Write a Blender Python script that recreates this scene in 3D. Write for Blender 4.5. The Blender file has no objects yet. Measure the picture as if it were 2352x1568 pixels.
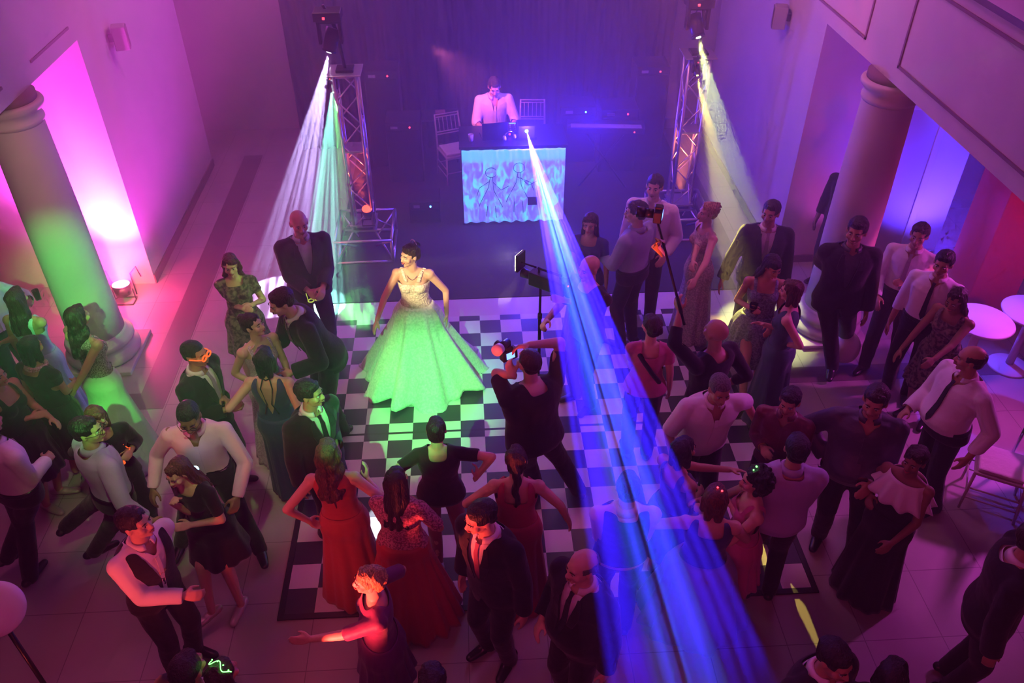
import bpy, bmesh, math, random
import numpy as np
from mathutils import Vector, Matrix

random.seed(7); rng = np.random.RandomState(7)
R_ = math.radians
SC = bpy.context.scene
COL = SC.collection

# ------------------------------------------------------------------ camera
T = 0.24                                   # one dance floor square, metres
CF, CH, CTH, CYAW, CROLL, CX, CY = 1913.75, 24.5689, 0.669961, 0.0548369, -0.00387164, 5.78094, -32.6466
def _cam():
    cy, sy, ct, st = math.cos(CYAW), math.sin(CYAW), math.cos(CTH), math.sin(CTH)
    R = np.array([cy, -sy, 0.]); F0 = np.array([sy, cy, 0.]); Z = np.array([0, 0, 1.])
    F = F0*ct - Z*st; U = F0*st + Z*ct
    R2 = R*math.cos(CROLL) + U*math.sin(CROLL); U2 = -R*math.sin(CROLL) + U*math.cos(CROLL)
    return np.array([CX, CY, CH])*T, R2, U2, F
CP, CR, CU, CFW = _cam()
def at(px, py, z=0.0):
    """point of the room at height z seen at a place of the photograph"""
    d = CFW + CR*(px-1176)/CF - CU*(py-784)/CF
    return CP + d*((z-CP[2])/d[2])
cam = bpy.data.cameras.new('camera'); cam.sensor_width = 36; cam.lens = CF*36/2352
cam.clip_start = .1; cam.clip_end = 100
camo = bpy.data.objects.new('camera', cam); COL.objects.link(camo)
m = Matrix([[CR[i], CU[i], -CFW[i], CP[i]] for i in range(3)] + [[0, 0, 0, 1]])
camo.matrix_world = m
SC.camera = camo
SC.view_settings.view_transform = 'Standard'; SC.view_settings.look = 'None'
SC.view_settings.exposure = 0.0; SC.view_settings.gamma = 1.0
cy_ = SC.cycles
cy_.max_bounces = 4; cy_.diffuse_bounces = 2; cy_.glossy_bounces = 2; cy_.transmission_bounces = 4
cy_.volume_bounces = 0; cy_.transparent_max_bounces = 6; cy_.sample_clamp_indirect = 3.0
cy_.use_adaptive_sampling = True; cy_.adaptive_threshold = .12; cy_.adaptive_min_samples = 12; cy_.use_denoising = True; cy_.caustics_reflective = False; cy_.caustics_refractive = False

# ------------------------------------------------------------------ world
w = bpy.data.worlds.new('night'); SC.world = w; w.use_nodes = True
w.node_tree.nodes['Background'].inputs[0].default_value = (.42, .05, .24, 1)
w.node_tree.nodes['Background'].inputs[1].default_value = .045

# ------------------------------------------------------------------ lights
def aim(o, tgt):
    d = Vector(tgt) - o.location
    o.rotation_euler = d.to_track_quat('-Z', 'Y').to_euler()
def fan(o, tgt, d=None):
    """turn a projector about its own axis so the slots of its wheel stand upright towards the balcony"""
    z = (o.location-Vector(tgt)).normalized(); c = Vector(CP)-o.location if d is None else Vector(d)
    y = (c-z*c.dot(z)).normalized(); x = y.cross(z); o.rotation_euler = Matrix((x, y, z)).transposed().to_euler()
def gobo(l, kind, scale, lo=.05, hi=2.5, width=.5):
    """streaks cut by the wheel inside the projector"""
    l.use_nodes = True; nt = l.node_tree; N = nt.nodes; L = nt.links
    em = N['Emission']; tc = N.new('ShaderNodeTexCoord'); sp = N.new('ShaderNodeSeparateXYZ'); L.new(tc.outputs['Normal'], sp.inputs[0])
    dx = N.new('ShaderNodeMath'); dx.operation = 'DIVIDE'; L.new(sp.outputs[0], dx.inputs[0]); L.new(sp.outputs[2], dx.inputs[1])
    dy = N.new('ShaderNodeMath'); dy.operation = 'DIVIDE'; L.new(sp.outputs[1], dy.inputs[0]); L.new(sp.outputs[2], dy.inputs[1])
    cb = N.new('ShaderNodeCombineXYZ'); L.new(dx.outputs[0], cb.inputs[0]); L.new(dy.outputs[0], cb.inputs[1])
    mp = N.new('ShaderNodeMapping'); L.new(cb.outputs[0], mp.inputs[0]); mp.inputs['Scale'].default_value = scale
    mp.inputs['Location'].default_value = (kind*1.7, kind*.9, kind)
    nz = N.new('ShaderNodeTexNoise'); L.new(mp.outputs[0], nz.inputs[0]); nz.inputs['Scale'].default_value = 1; nz.inputs['Detail'].default_value = 1.5
    mr = N.new('ShaderNodeMapRange'); L.new(nz.outputs[0], mr.inputs[0]); mr.inputs[1].default_value = .5-width/3; mr.inputs[2].default_value = .5+width/3
    mr.inputs[3].default_value = lo; mr.inputs[4].default_value = hi
    L.new(mr.outputs[0], em.inputs['Strength'])
def spot(name, loc, tgt, col, W, ang, blend=.3, r=.02):
    l = bpy.data.lights.new(name, 'SPOT'); l.color = col; l.energy = W; l.spot_size = R_(ang); l.spot_blend = blend; l.shadow_soft_size = r
    o = bpy.data.objects.new(name, l); COL.objects.link(o); o.location = loc; aim(o, tgt); return o
def area(name, loc, tgt, col, W, sx, sy):
    l = bpy.data.lights.new(name, 'AREA'); l.shape = 'RECTANGLE'; l.size = sx; l.size_y = sy; l.color = col; l.energy = W
    o = bpy.data.objects.new(name, l); COL.objects.link(o); o.location = loc; aim(o, tgt); return o
def point(name, loc, col, W, r=.05):
    l = bpy.data.lights.new(name, 'POINT'); l.color = col; l.energy = W; l.shadow_soft_size = r
    o = bpy.data.objects.new(name, l); COL.objects.link(o); o.location = loc; return o

# laser-blue scanner on the DJ table
LAS = at(1210, 303, 1.30)
_e = at(1582, 1568, 2.6)
s = spot('scanner_beam', LAS, _e, (.03, .012, 1.0), 150000, 4.8, .15, .004); gobo(s.data, 1, (150, 4, 1), .10, 2.6, .34); fan(s, _e)
s = spot('scanner_core', LAS, at(1450, 1100, 2.1), (.01, .40, 1.0), 36000, 3.3, .9, .004); gobo(s.data, 5, (190, 4, 1), .2, 2.2, .3); fan(s, at(1450, 1100, 2.1))
point('scanner_glow', LAS + np.array([0, -.12, .05]), (.05, .02, 1.0), 170, .05)
point('blue_glow_fill', (2.9, 1.9, 1.6), (.04, .015, 1.0), 170, .3)  # added point light in mid-air, widens the blue glow
# left tower heads
LH = at(755, 122, 2.66); LG = at(767, 214, 2.15)
s = spot('left_tower_white_beam', LH, at(645, 640, .2), (.58, .45, 1.0), 5200, 17, .15, .01); gobo(s.data, 2, (42, 5, 1), .2, 2.0, .3); fan(s, at(645, 640, .2))
s = spot('left_tower_teal_beam', at(762, 205, 2.28), at(735, 700, .0), (.25, .85, .65), 7000, 15, .3, .01); gobo(s.data, 3, (50, 4, 1), .1, 2.2, .35); fan(s, at(735, 700, 0))
s = spot('left_tower_green_beam', LG, at(850, 700, 0), (.10, 1.0, .12), 2200, 20, .8, .01); gobo(s.data, 4, (40, 4, 1), .2, 1.8, .4); fan(s, at(850, 700, 0))
# right tower heads
RH = at(1605, 88, 2.66); RG = at(1602, 175, 2.2)
spot('right_tower_lime_beam', RH, at(1735, 680, .3), (.80, .95, .30), 2500, 18, .5, .02)
s = spot('right_tower_amber_beam', RG, at(1660, 760, 0), (1.0, .62, .08), 1300, 10, .8, .02); gobo(s.data, 8, (24, 24, 1), .3, 1.5, .5)
spot('right_tower_yellow_patch', RG, at(1870, 1430, 0), (1.0, .74, .14), 4200, 9, .35, .01)
# green follow spots from the balcony
s = spot('green_follow_spot', (.2, -7.3, 5.6), at(990, 905, 0), (.10, 1.0, .20), 7200, 14, 1.0, .03)
spot('green_column_spot', (.5, -7.6, 5.7), (-2.62, -.60, 1.15), (.12, 1.0, .16), 5200, 10.5, .9, .05)
spot('amber_column_fill', (.5, -7.6, 5.7), (-2.7, -.5, 2.3), (1.0, .70, .52), 900, 11, .9, .05)  # added warm fill for the column shaft, unseen source
spot('green_gown_spot', (.3, -7.6, 5.7), at(262, 945, .3), (.12, 1.0, .14), 2600, 5.5, .8, .05)
spot('green_guest_spot', (5.1, -3.0, 4.3), at(600, 650, 1.4), (.35, 1.0, .10), 1500, 8, .9, .05)
spot('olive_floor_fill', (.2, -5.6, 5.6), at(470, 1010, 0), (.55, 1.0, .28), 420, 30, 1.0, .1)  # added weak fill tinting the left floor green, no fixture
spot('warm_face_spot', (-1.9, -6.6, 5.0), at(943, 640, 1.45), (1.0, .82, .36), 5200, 5.2, .6, .03)
# up-lights
spot('magenta_uplight', at(283, 662, .30), (-3.05, 1.04, 2.6), (1.0, .05, .85), 2400, 100, .8, .05)
spot('magenta_uplight_hot', at(283, 655, .25), (-3.0, 1.04, 1.2), (1.0, .25, .80), 420, 45, .9, .04)
point('magenta_floor_spill', (-2.75, .55, .45), (1.0, .04, .20), 85, .12)
spot('blue_uplight', (7.0, .2, .25), (7.0, 1.1, 2.0), (.07, .03, 1.0), 650, 110, .8, .08)
spot('violet_uplight', (5.95, .35, .25), (5.75, 1.05, 2.2), (.75, .06, .85), 50, 100, .9, .08)
spot('red_uplight', (6.1, -1.3, .3), (5.6, -.3, 2.0), (1.0, .06, .18), 60, 90, .8, .06)
point('video_lamp_glow', at(1168, 590, 1.72), (1.0, .85, .75), 5, .03)
spot('red_pillar_uplight', (7.9, -2.4, 1.9), (7.3, -.4, 1.7), (1.0, .02, .14), 85, 90, .8, .06)
# red lamp near the front of the crowd
spot('red_front_lamp', (-.35, -6.1, .95), (.45, -4.75, 1.40), (1.0, .07, .05), 1500, 34, .8, .05)
spot('white_gobo_patch', LH, at(872, 1225, 0), (.85, .85, 1.0), 5000, 3.2, .3, .01)
spot('magenta_floor_fill', (8.3, -1.6, 2.7), (4.8, -2.2, 0), (.88, .07, .80), 420, 75, .9, .15)  # added fill brightening the right floor, no fixture
spot('blue_table_fill', (6.3, .7, 2.7), (6.7, -1.28, .74), (.10, .05, 1.0), 900, 40, .8, .05)  # added blue fill for the table tops, no fixture
spot('left_truss_uplight', (.0, 1.72, .62), (.0, 1.72, 3), (1.0, .10, .04), 600, 32, .8, .04)
spot('right_truss_uplight', (4.18, 2.0, .5), (4.18, 2.0, 3), (1.0, .22, .06), 1100, 32, .8, .04)
spot('red_left_lamp', (-1.3, -5.9, 1.6), (.3, -3.2, 1.2), (1.0, .08, .08), 120, 60, .8, .08)
# added area fills without fixtures, for the pink and violet ambient light
area('pink_fill_left', (-2.2, -2.2, 5.2), (1.2, -2.5, 0), (1.0, .13, .42), 60, 2.2, 2.2)
area('pink_fill_front', (1.4, -8.6, 5.2), (1.4, -3, .5), (1.0, .06, .28), 56, 3.5, 1.2)
area('violet_fill_right', (4.9, -1.0, 5.2), (3.0, -2.5, 0), (.70, .12, .75), 55, 1.6, 2.6)
area('magenta_fill_wall', (-.6, 2.2, 4.6), (-2.6, 2.8, 1.0), (1.0, .40, .42), 30, 1.2, 1.2)
area('magenta_haze_fill', (-1.6, 4.4, 4.2), (-1.8, 3.2, 1.4), (.75, .08, .70), 40, .8, .8)
area('rose_fill_right_wall', (3.2, .8, 4.8), (5.2, 2.4, 1.0), (1.0, .28, .40), 60, 1.2, 1.2)
area('violet_haze_fill', (1.6, 4.3, 4.6), (1.5, 2.0, 1.5), (.36, .11, .80), 105, 2.0, .6)
spot('dj_red_light', (1.0, 1.9, 2.6), at(1135, 240, 1.35), (1.0, .16, .30), 420, 38, .8, .05)

# ------------------------------------------------------------------ materials
def mat(name, col, rough=.7, metal=0., spec=.5, bump=None, bscale=40, bdist=.004, emis=None, es=0, var=None, stretch=None, sheen=0, alpha=None, trans=0):
    m = bpy.data.materials.new(name); m.use_nodes = True; nt = m.node_tree; N = nt.nodes; L = nt.links
    b = N['Principled BSDF']; b.inputs['Base Color'].default_value = (*col, 1); b.inputs['Roughness'].default_value = rough
    b.inputs['Metallic'].default_value = metal; b.inputs['Specular IOR Level'].default_value = spec
    if sheen: b.inputs['Sheen Weight'].default_value = sheen
    if trans: b.inputs['Transmission Weight'].default_value = trans
    if emis: b.inputs['Emission Color'].default_value = (*emis, 1); b.inputs['Emission Strength'].default_value = es
    tc = N.new('ShaderNodeTexCoord'); mp = N.new('ShaderNodeMapping'); L.new(tc.outputs['Object'], mp.inputs[0])
    if stretch: mp.inputs['Scale'].default_value = stretch
    nz = N.new('ShaderNodeTexNoise'); L.new(mp.outputs[0], nz.inputs[0]); nz.inputs['Scale'].default_value = bscale; nz.inputs['Detail'].default_value = 3
    if var:
        mx = N.new('ShaderNodeMix'); mx.data_type = 'RGBA'; cr = N.new('ShaderNodeMapRange'); cr.inputs[1].default_value = .42; cr.inputs[2].default_value = .58
        L.new(nz.outputs[0], cr.inputs[0]); L.new(cr.outputs[0], mx.inputs[0]); mx.inputs[6].default_value = (*col, 1); mx.inputs[7].default_value = (*var, 1); L.new(mx.outputs[2], b.inputs['Base Color'])
    if bump:
        bp = N.new('ShaderNodeBump'); bp.inputs['Strength'].default_value = bump; bp.inputs['Distance'].default_value = bdist
        L.new(nz.outputs[0], bp.inputs['Height']); L.new(bp.outputs[0], b.inputs['Normal'])
    return m
def fabric(name, col, rough=.85, var=None, bs=18, spec=.3): return mat(name, col, rough, 0, spec, .5, bs, .01, var=var, sheen=.15)
M = {}
M['skin_light'] = mat('light_skin', (.62, .38, .28), .5, bump=.15, bscale=90)
M['skin_mid'] = mat('tan_skin', (.45, .25, .16), .5, bump=.15, bscale=90)
M['skin_dark'] = mat('brown_skin', (.25, .13, .08), .5, bump=.15, bscale=90)
M['lips'] = mat('lips', (.45, .08, .09), .4)
M['eye'] = mat('eye_white', (.42, .40, .38), .35); M['iris'] = mat('dark_iris', (.03, .015, .01), .15)
M['teeth'] = mat('teeth', (.85, .82, .76), .3)
def hairm(n, c, r=.45): return mat(n, c, r, 0, .5, .9, 22, .012, stretch=(5, 5, .8), var=tuple(x*.45 for x in c))
M['h_black'] = hairm('black_hair', (.012, .009, .010)); M['h_dark'] = hairm('dark_brown_hair', (.035, .018, .012))
M['h_brown'] = hairm('brown_hair', (.12, .050, .025)); M['h_auburn'] = hairm('auburn_hair', (.16, .045, .02))
M['h_blond'] = hairm('blond_hair', (.52, .33, .13)); M['h_grey'] = hairm('grey_hair', (.16, .15, .15), .6)
M['suit'] = fabric('black_suit_cloth', (.012, .011, .015)); M['suit_grey'] = fabric('charcoal_suit_cloth', (.035, .033, .04))
M['suit_green'] = fabric('dark_green_suit_cloth', (.025, .045, .035)); M['black'] = fabric('black_cloth', (.010, .009, .012))
M['shirt'] = fabric('white_shirt_cotton', (.72, .70, .74), bs=10); M['shirt_pink'] = fabric('pink_shirt_cotton', (.70, .42, .62), bs=10)
M['shirt_lav'] = fabric('lavender_shirt_cotton', (.42, .36, .62), bs=10); M['shirt_blue'] = fabric('blue_grey_shirt_cotton', (.30, .34, .48), bs=10)
M['shirt_aqua'] = fabric('pale_aqua_shirt', (.45, .62, .66)); M['maroon'] = fabric('maroon_satin', (.16, .015, .04), .35, spec=.6)
M['dark_shirt'] = fabric('dark_slate_shirt', (.05, .045, .07), .5, spec=.5); M['tie_pink'] = fabric('dusty_pink_tie', (.42, .13, .20), .5)
M['tie_dark'] = fabric('black_tie', (.015, .012, .02), .5); M['tie_grey'] = fabric('grey_tie', (.33, .27, .33), .5)
M['red'] = fabric('red_satin', (.42, .02, .03), .42, spec=.6); M['coral'] = fabric('coral_dress_cloth', (.45, .07, .05), .55)
M['crimson'] = fabric('crimson_dress_cloth', (.40, .03, .08), .6); M['lace_pink'] = fabric('pink_lace', (.55, .22, .33), .8, var=(.20, .06, .11), bs=70)
M['green'] = fabric('pale_green_chiffon', (.42, .62, .45), .6); M['teal'] = fabric('dark_teal_dress_cloth', (.04, .11, .13), .6)
M['bead'] = mat('silver_beadwork', (.55, .58, .5), .35, .5, .5, 1.0, 120, .01, var=(.15, .16, .12))
M['greydress'] = fabric('grey_sequin_cloth', (.22, .30, .34), .45, var=(.10, .15, .18), bs=60); M['navy'] = fabric('navy_dress_cloth', (.04, .05, .16), .6)
M['purple'] = fabric('purple_dress_cloth', (.12, .02, .13), .55); M['cream'] = fabric('cream_lace', (.62, .52, .44), .75, var=(.38, .30, .26), bs=60)
M['skyblue'] = fabric('light_blue_satin', (.35, .50, .60), .45); M['lilac'] = fabric('lilac_sequin_cloth', (.42, .25, .42), .5, var=(.65, .45, .62), bs=80)
M['pattern'] = fabric('dark_patterned_cloth', (.04, .035, .035), .7, var=(.20, .17, .13), bs=30); M['pinktop'] = fabric('pink_satin_top', (.50, .10, .24), .6)
M['rose'] = fabric('dusty_rose_trousers', (.30, .12, .14), .8); M['palegown'] = fabric('pale_lavender_satin', (.22, .19, .34), .5)
M['bridal'] = mat('ivory_tulle', (.74, .72, .68), .8, 0, .3, .7, 45, .012, var=(.60, .60, .57), sheen=.3)
M['bridal_lace'] = mat('ivory_lace', (.80, .74, .66), .7, 0, .4, 1.0, 60, .015, var=(.58, .52, .46))
M['shoe'] = mat('black_leather_shoe', (.012, .01, .012), .3); M['heel'] = mat('silver_sandal', (.5, .45, .4), .4, .4)
M['blkplastic'] = mat('black_plastic', (.015, .015, .018), .4); M['blkmetal'] = mat('black_metal', (.02, .02, .022), .35, .6)
M['alu'] = mat('truss_aluminium', (.62, .60, .62), .32, .85); M['chrome'] = mat('chrome', (.8, .8, .82), .12, 1.0)
M['glass'] = mat('clear_glass', (.95, .95, .95), .03, trans=1.0); M['juice'] = mat('amber_drink', (.75, .45, .08), .2)
M['white'] = mat('white_plastic', (.75, .73, .74), .5); M['gold'] = mat('gold_trim', (.7, .45, .15), .3, .9)
M['chair'] = mat('pink_white_painted_wood', (.62, .50, .52), .5); M['cush'] = fabric('white_seat_cushion', (.7, .62, .64))
M['curtain'] = mat('black_stage_drape', (.014, .012, .022), .95, 0, .2, .5, 6, .05)
def glow(n, c, s): return mat(n, (0, 0, 0), .5, emis=c, es=s)
M['g_red'] = glow('red_led', (1, .03, .05), 6); M['g_blue'] = glow('blue_led', (.08, .3, 1), 12); M['g_green'] = glow('green_led', (.1, 1, .1), 8)
M['g_orange'] = glow('orange_glow_plastic', (1, .12, .02), 1.3); M['g_yellow'] = glow('yellow_glow_plastic', (.6, .75, .1), .9)
M['g_white'] = glow('white_lens', (1, .95, 1), 30); M['g_cyan'] = glow('cyan_laser_lens', (.1, .9, 1), 60); M['g_greenl'] = glow('green_lens', (.3, 1, .3), 25)
M['g_lime'] = glow('lime_lens', (.9, 1, .45), 30); M['g_amber'] = glow('amber_lens', (1, .75, .1), 12); M['g_pinkl'] = glow('pink_led_face', (1, .45, .9), 22)
M['g_orl'] = glow('orange_led_face', (1, .10, .05), 3); M['g_warm'] = glow('warm_white_led_panel', (1, .9, .6), 14)
M['g_screen'] = glow('camera_screen_glow', (.15, .3, 1), 3)

def nodes_mat(name):
    m = bpy.data.materials.new(name); m.use_nodes = True; return m, m.node_tree.nodes, m.node_tree.links, m.node_tree.nodes['Principled BSDF']
def math_(N, L, op, a, b=None):
    n = N.new('ShaderNodeMath'); n.operation = op
    for k, v in ((0, a), (1, b)):
        if v is None: continue
        if isinstance(v, (int, float)): n.inputs[k].default_value = v
        else: L.new(v, n.inputs[k])
    return n.outputs[0]
def floor_material():
    m, N, L, b = nodes_mat('beige_floor_tiles'); tc = N.new('ShaderNodeTexCoord')
    br = N.new('ShaderNodeTexBrick'); br.offset = 0; br.inputs['Scale'].default_value = 1; br.inputs['Brick Width'].default_value = .62; br.inputs['Row Height'].default_value = .62
    br.inputs['Mortar Size'].default_value = .004; br.inputs['Color1'].default_value = (.50, .45, .42, 1); br.inputs['Color2'].default_value = (.46, .42, .39, 1); br.inputs['Mortar'].default_value = (.26, .22, .21, 1)
    L.new(tc.outputs['Object'], br.inputs['Vector'])
    nz = N.new('ShaderNodeTexNoise'); nz.inputs['Scale'].default_value = 2.2; nz.inputs['Detail'].default_value = 5; L.new(tc.outputs['Object'], nz.inputs[0])
    mx = N.new('ShaderNodeMix'); mx.data_type = 'RGBA'; mx.blend_type = 'MULTIPLY'; mx.inputs[0].default_value = .35
    L.new(br.outputs[0], mx.inputs[6]); L.new(nz.outputs[0], mx.inputs[7]); L.new(mx.outputs[2], b.inputs['Base Color']); b.inputs['Roughness'].default_value = .42
    return m
def checker_material():
    m, N, L, b = nodes_mat('checkered_dance_floor'); tc = N.new('ShaderNodeTexCoord'); sp = N.new('ShaderNodeSeparateXYZ'); L.new(tc.outputs['Object'], sp.inputs[0])
    fx = math_(N, L, 'FLOOR', math_(N, L, 'DIVIDE', sp.outputs[0], T)); fy = math_(N, L, 'FLOOR', math_(N, L, 'DIVIDE', sp.outputs[1], T))
    s = math_(N, L, 'ADD', fx, fy); par = math_(N, L, 'ABSOLUTE', math_(N, L, 'FRACT', math_(N, L, 'MULTIPLY', s, .5))); par = math_(N, L, 'MULTIPLY', par, 2.0)
    mx = N.new('ShaderNodeMix'); mx.data_type = 'RGBA'; L.new(par, mx.inputs[0]); mx.inputs[7].default_value = (.035, .035, .05, 1); mx.inputs[6].default_value = (.66, .64, .62, 1)
    # plain white sheet behind the last row of squares, and the dark seam between the panel rows
    top = math_(N, L, 'GREATER_THAN', sp.outputs[1], .098); m2 = N.new('ShaderNodeMix'); m2.data_type = 'RGBA'; L.new(top, m2.inputs[0]); L.new(mx.outputs[2], m2.inputs[6]); m2.inputs[7].default_value = (.60, .52, .52, 1)
    a = math_(N, L, 'LESS_THAN', math_(N, L, 'ABSOLUTE', math_(N, L, 'ADD', sp.outputs[1], 7.58*T)), .014)
    m3 = N.new('ShaderNodeMix'); m3.data_type = 'RGBA'; L.new(a, m3.inputs[0]); L.new(m2.outputs[2], m3.inputs[6]); m3.inputs[7].default_value = (.025, .025, .03, 1)
    L.new(m3.outputs[2], b.inputs['Base Color']); b.inputs['Roughness'].default_value = .35
    return m
M['floor'] = floor_material(); M['checker'] = checker_material()
M['strip'] = mat('dark_strip_surface', (.17, .12, .13), .4, bump=.2, bscale=8)
M['wall'] = mat('pale_plaster', (.56, .50, .50), .85, bump=.25, bscale=3, bdist=.01, var=(.53, .475, .48))
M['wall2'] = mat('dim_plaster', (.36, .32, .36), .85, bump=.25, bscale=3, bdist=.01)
M['groove'] = mat('shadow_moulding', (.22, .13, .17), .8); M['pillar_red'] = mat('red_lit_pillar', (.50, .015, .05), .8, bump=.2, bscale=4)  # pillar_red: red light on the pillar is put into its colour
M['carpet'] = mat('dark_stage_carpet', (.03, .026, .035), .9, bump=.4, bscale=60)
M['edge'] = mat('black_platform_edge', (.012, .01, .012), .5)

# ------------------------------------------------------------------ mesh helpers
def raw(name, V, F, m=None, parent=None, smooth=True, loc=None):
    me = bpy.data.meshes.new(name); me.from_pydata([tuple(map(float, v)) for v in V], [], [tuple(int(i) for i in f) for f in F])
    if smooth: me.polygons.foreach_set('use_smooth', [True]*len(me.polygons))
    if m: me.materials.append(m if not isinstance(m, str) else M[m])
    me.update(); o = bpy.data.objects.new(name, me); COL.objects.link(o)
    if parent: o.parent = parent
    if loc is not None: o.location = loc
    return o
def setp(o, label=None, cat=None, group=None, kind=None):
    if label: o['label'] = label
    if cat: o['category'] = cat
    if group: o['group'] = group
    if kind: o['kind'] = kind
    return o
def empty(name, loc=(0, 0, 0), rz=0, label=None, cat=None, group=None):
    o = bpy.data.objects.new(name, None); o.empty_display_size = .1; COL.objects.link(o); o.location = loc; o.rotation_euler = (0, 0, rz)
    return setp(o, label, cat, group)
class MB:
    def __init__(s): s.V = []; s.F = []
    def add(s, vf):
        V, F = vf; n = len(s.V); s.V.extend(np.asarray(V, float).tolist()); s.F.extend([[i+n for i in f] for f in F]); return s
    def build(s, name, m, parent=None, smooth=False, bevel=0, loc=None):
        o = raw(name, s.V, s.F, m, parent, smooth, loc)
        if bevel:
            b = o.modifiers.new('bevel', 'BEVEL'); b.width = bevel; b.segments = 2; b.limit_method = 'ANGLE'
        return o
def box(x0, x1, y0, y1, z0, z1):
    return [(x, y, z) for z in (z0, z1) for y in (y0, y1) for x in (x0, x1)], [(0, 2, 3, 1), (4, 5, 7, 6), (0, 1, 5, 4), (2, 6, 7, 3), (0, 4, 6, 2), (1, 3, 7, 5)]
def frame(d, up=None):
    d = np.asarray(d, float); d = d/max(np.linalg.norm(d), 1e-9)
    u = np.array([0, 0, 1.]) if up is None else np.asarray(up, float)
    if abs(d@u)/max(np.linalg.norm(u), 1e-9) > .97: u = np.array([0, 1., 0]) if abs(d[1]) < .9 else np.array([1., 0, 0])
    a = np.cross(u, d); a /= np.linalg.norm(a); b = np.cross(d, a); return a, b, d
def rings(R, close=True):
    """R: list of (n,3) rings -> verts, faces with end caps"""
    n = len(R[0]); V = np.concatenate(R); F = []
    for k in range(len(R)-1):
        for i in range(n):
            j = (i+1) % n; F.append((k*n+i, k*n+j, (k+1)*n+j, (k+1)*n+i))
    if close: F.append(tuple(range(n-1, -1, -1))); F.append(tuple((len(R)-1)*n+i for i in range(n)))
    return V, F
def tube(p, q, r1, r2=None, n=10):
    p = np.asarray(p, float); q = np.asarray(q, float); r2 = r1 if r2 is None else r2
    a, b, d = frame(q-p); t = np.linspace(0, 2*math.pi, n, endpoint=False); c = np.outer(np.cos(t), a)+np.outer(np.sin(t), b)
    return rings([p+c*r1, q+c*r2])
def path(P, r, n=6):
    P = [np.asarray(x, float) for x in P]; out = []; t = np.linspace(0, 2*math.pi, n, endpoint=False)
    for k, x in enumerate(P):
        d = P[min(k+1, len(P)-1)]-P[max(k-1, 0)]; a, b, _ = frame(d); rr = r if not hasattr(r, '__len__') else r[k]
        out.append(x+(np.outer(np.cos(t), a)+np.outer(np.sin(t), b))*rr)
    return rings(out)
def capsule(p, q, r1, r2=None, n=12, k=3, ey=1.0, up=None):
    p = np.asarray(p, float); q = np.asarray(q, float); r2 = r1 if r2 is None else r2
    a, b, d = frame(q-p, up); t = np.linspace(0, 2*math.pi, n, endpoint=False); c = np.outer(np.cos(t), a)+np.outer(np.sin(t), b)*ey; R = []
    for i in range(k+1):
        f = math.pi/2*(i/k); f = max(f, .12); R.append(p-d*r1*math.cos(f)+c*r1*math.sin(f))
    for i in range(k+1):
        f = math.pi/2*(1-i/k); f = max(f, .12); R.append(q+d*r2*math.cos(f)+c*r2*math.sin(f))
    return rings(R)
def ellip(c, r, Rm=None, n=16, k=10):
    t = np.linspace(0, 2*math.pi, n, endpoint=False); R = []
    for i in range(k+1):
        f = min(max(math.pi*i/k, .08), math.pi-.08); z = -math.cos(f); s = math.sin(f)
        P = np.stack([np.cos(t)*s*r[0], np.sin(t)*s*r[1], np.full(n, z*r[2])], 1)
        if Rm is not None: P = P@np.asarray(Rm).T
        R.append(P+np.asarray(c))
    return rings(R)
def lathe(prof, n=32, c=(0, 0, 0)):
    t = np.linspace(0, 2*math.pi, n, endpoint=False); c = np.asarray(c, float)
    return rings([np.stack([np.cos(t)*r, np.sin(t)*r, np.full(n, z)], 1)+c for r, z in prof])

TMP = bpy.data.scenes.new('work')
def blob(parts, vox, smooth=4, fac=.5):
    """joins rough pieces into one continuous skin; returns a mesh"""
    b = MB()
    for p in parts: b.add(p)
    me = bpy.data.meshes.new('t'); me.from_pydata([tuple(v) for v in b.V], [], [tuple(f) for f in b.F])
    o = bpy.data.objects.new('t', me); TMP.collection.objects.link(o)
    r = o.modifiers.new('r', 'REMESH'); r.mode = 'VOXEL'; r.voxel_size = vox
    if smooth: s = o.modifiers.new('s', 'SMOOTH'); s.factor = fac; s.iterations = smooth
    vl = TMP.view_layers[0]; vl.update(); dg = vl.depsgraph
    out = bpy.data.meshes.new_from_object(o.evaluated_get(dg))
    bpy.data.objects.remove(o); bpy.data.meshes.remove(me)
    return out
def getv(me):
    a = np.empty(len(me.vertices)*3, np.float32); me.vertices.foreach_get('co', a); return a.reshape(-1, 3).astype(float)
def getn(me):
    a = np.empty(len(me.vertices)*3, np.float32); me.vertices.foreach_get('normal', a); return a.reshape(-1, 3).astype(float)
def setv(me, V): me.vertices.foreach_set('co', np.asarray(V, np.float32).ravel()); me.update()
def snoise(P, f, seed=0, oct=3):
    r = np.random.RandomState(seed+11); out = np.zeros(len(P)); amp = 1.
    for k in range(oct):
        for j in range(3):
            d = r.randn(3); d /= np.linalg.norm(d); out += amp*np.sin(P@(d*f)+r.rand()*6.28+1.5*np.sin(P@(r.randn(3)*f*.5)))/3
        f *= 1.9; amp *= .55
    return out
def cut(me, fn, it=4):
    """opens a garment where fn(points) is true and smooths the new hem"""
    bm = bmesh.new(); bm.from_mesh(me); bm.faces.ensure_lookup_table()
    C = np.array([f.calc_center_median()[:] for f in bm.faces])
    if len(C):
        k = fn(C); bmesh.ops.delete(bm, geom=[f for f, q in zip(bm.faces, k) if q], context='FACES')
        for _ in range(it):
            new = {}
            for v in bm.verts:
                if v.is_boundary:
                    nb = [e.other_vert(v).co for e in v.link_edges if e.is_boundary]
                    if len(nb) == 2: new[v] = (v.co*2+nb[0]+nb[1])/4
            for v, c in new.items(): v.co = c
    bm.to_mesh(me); bm.free(); return me
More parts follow.
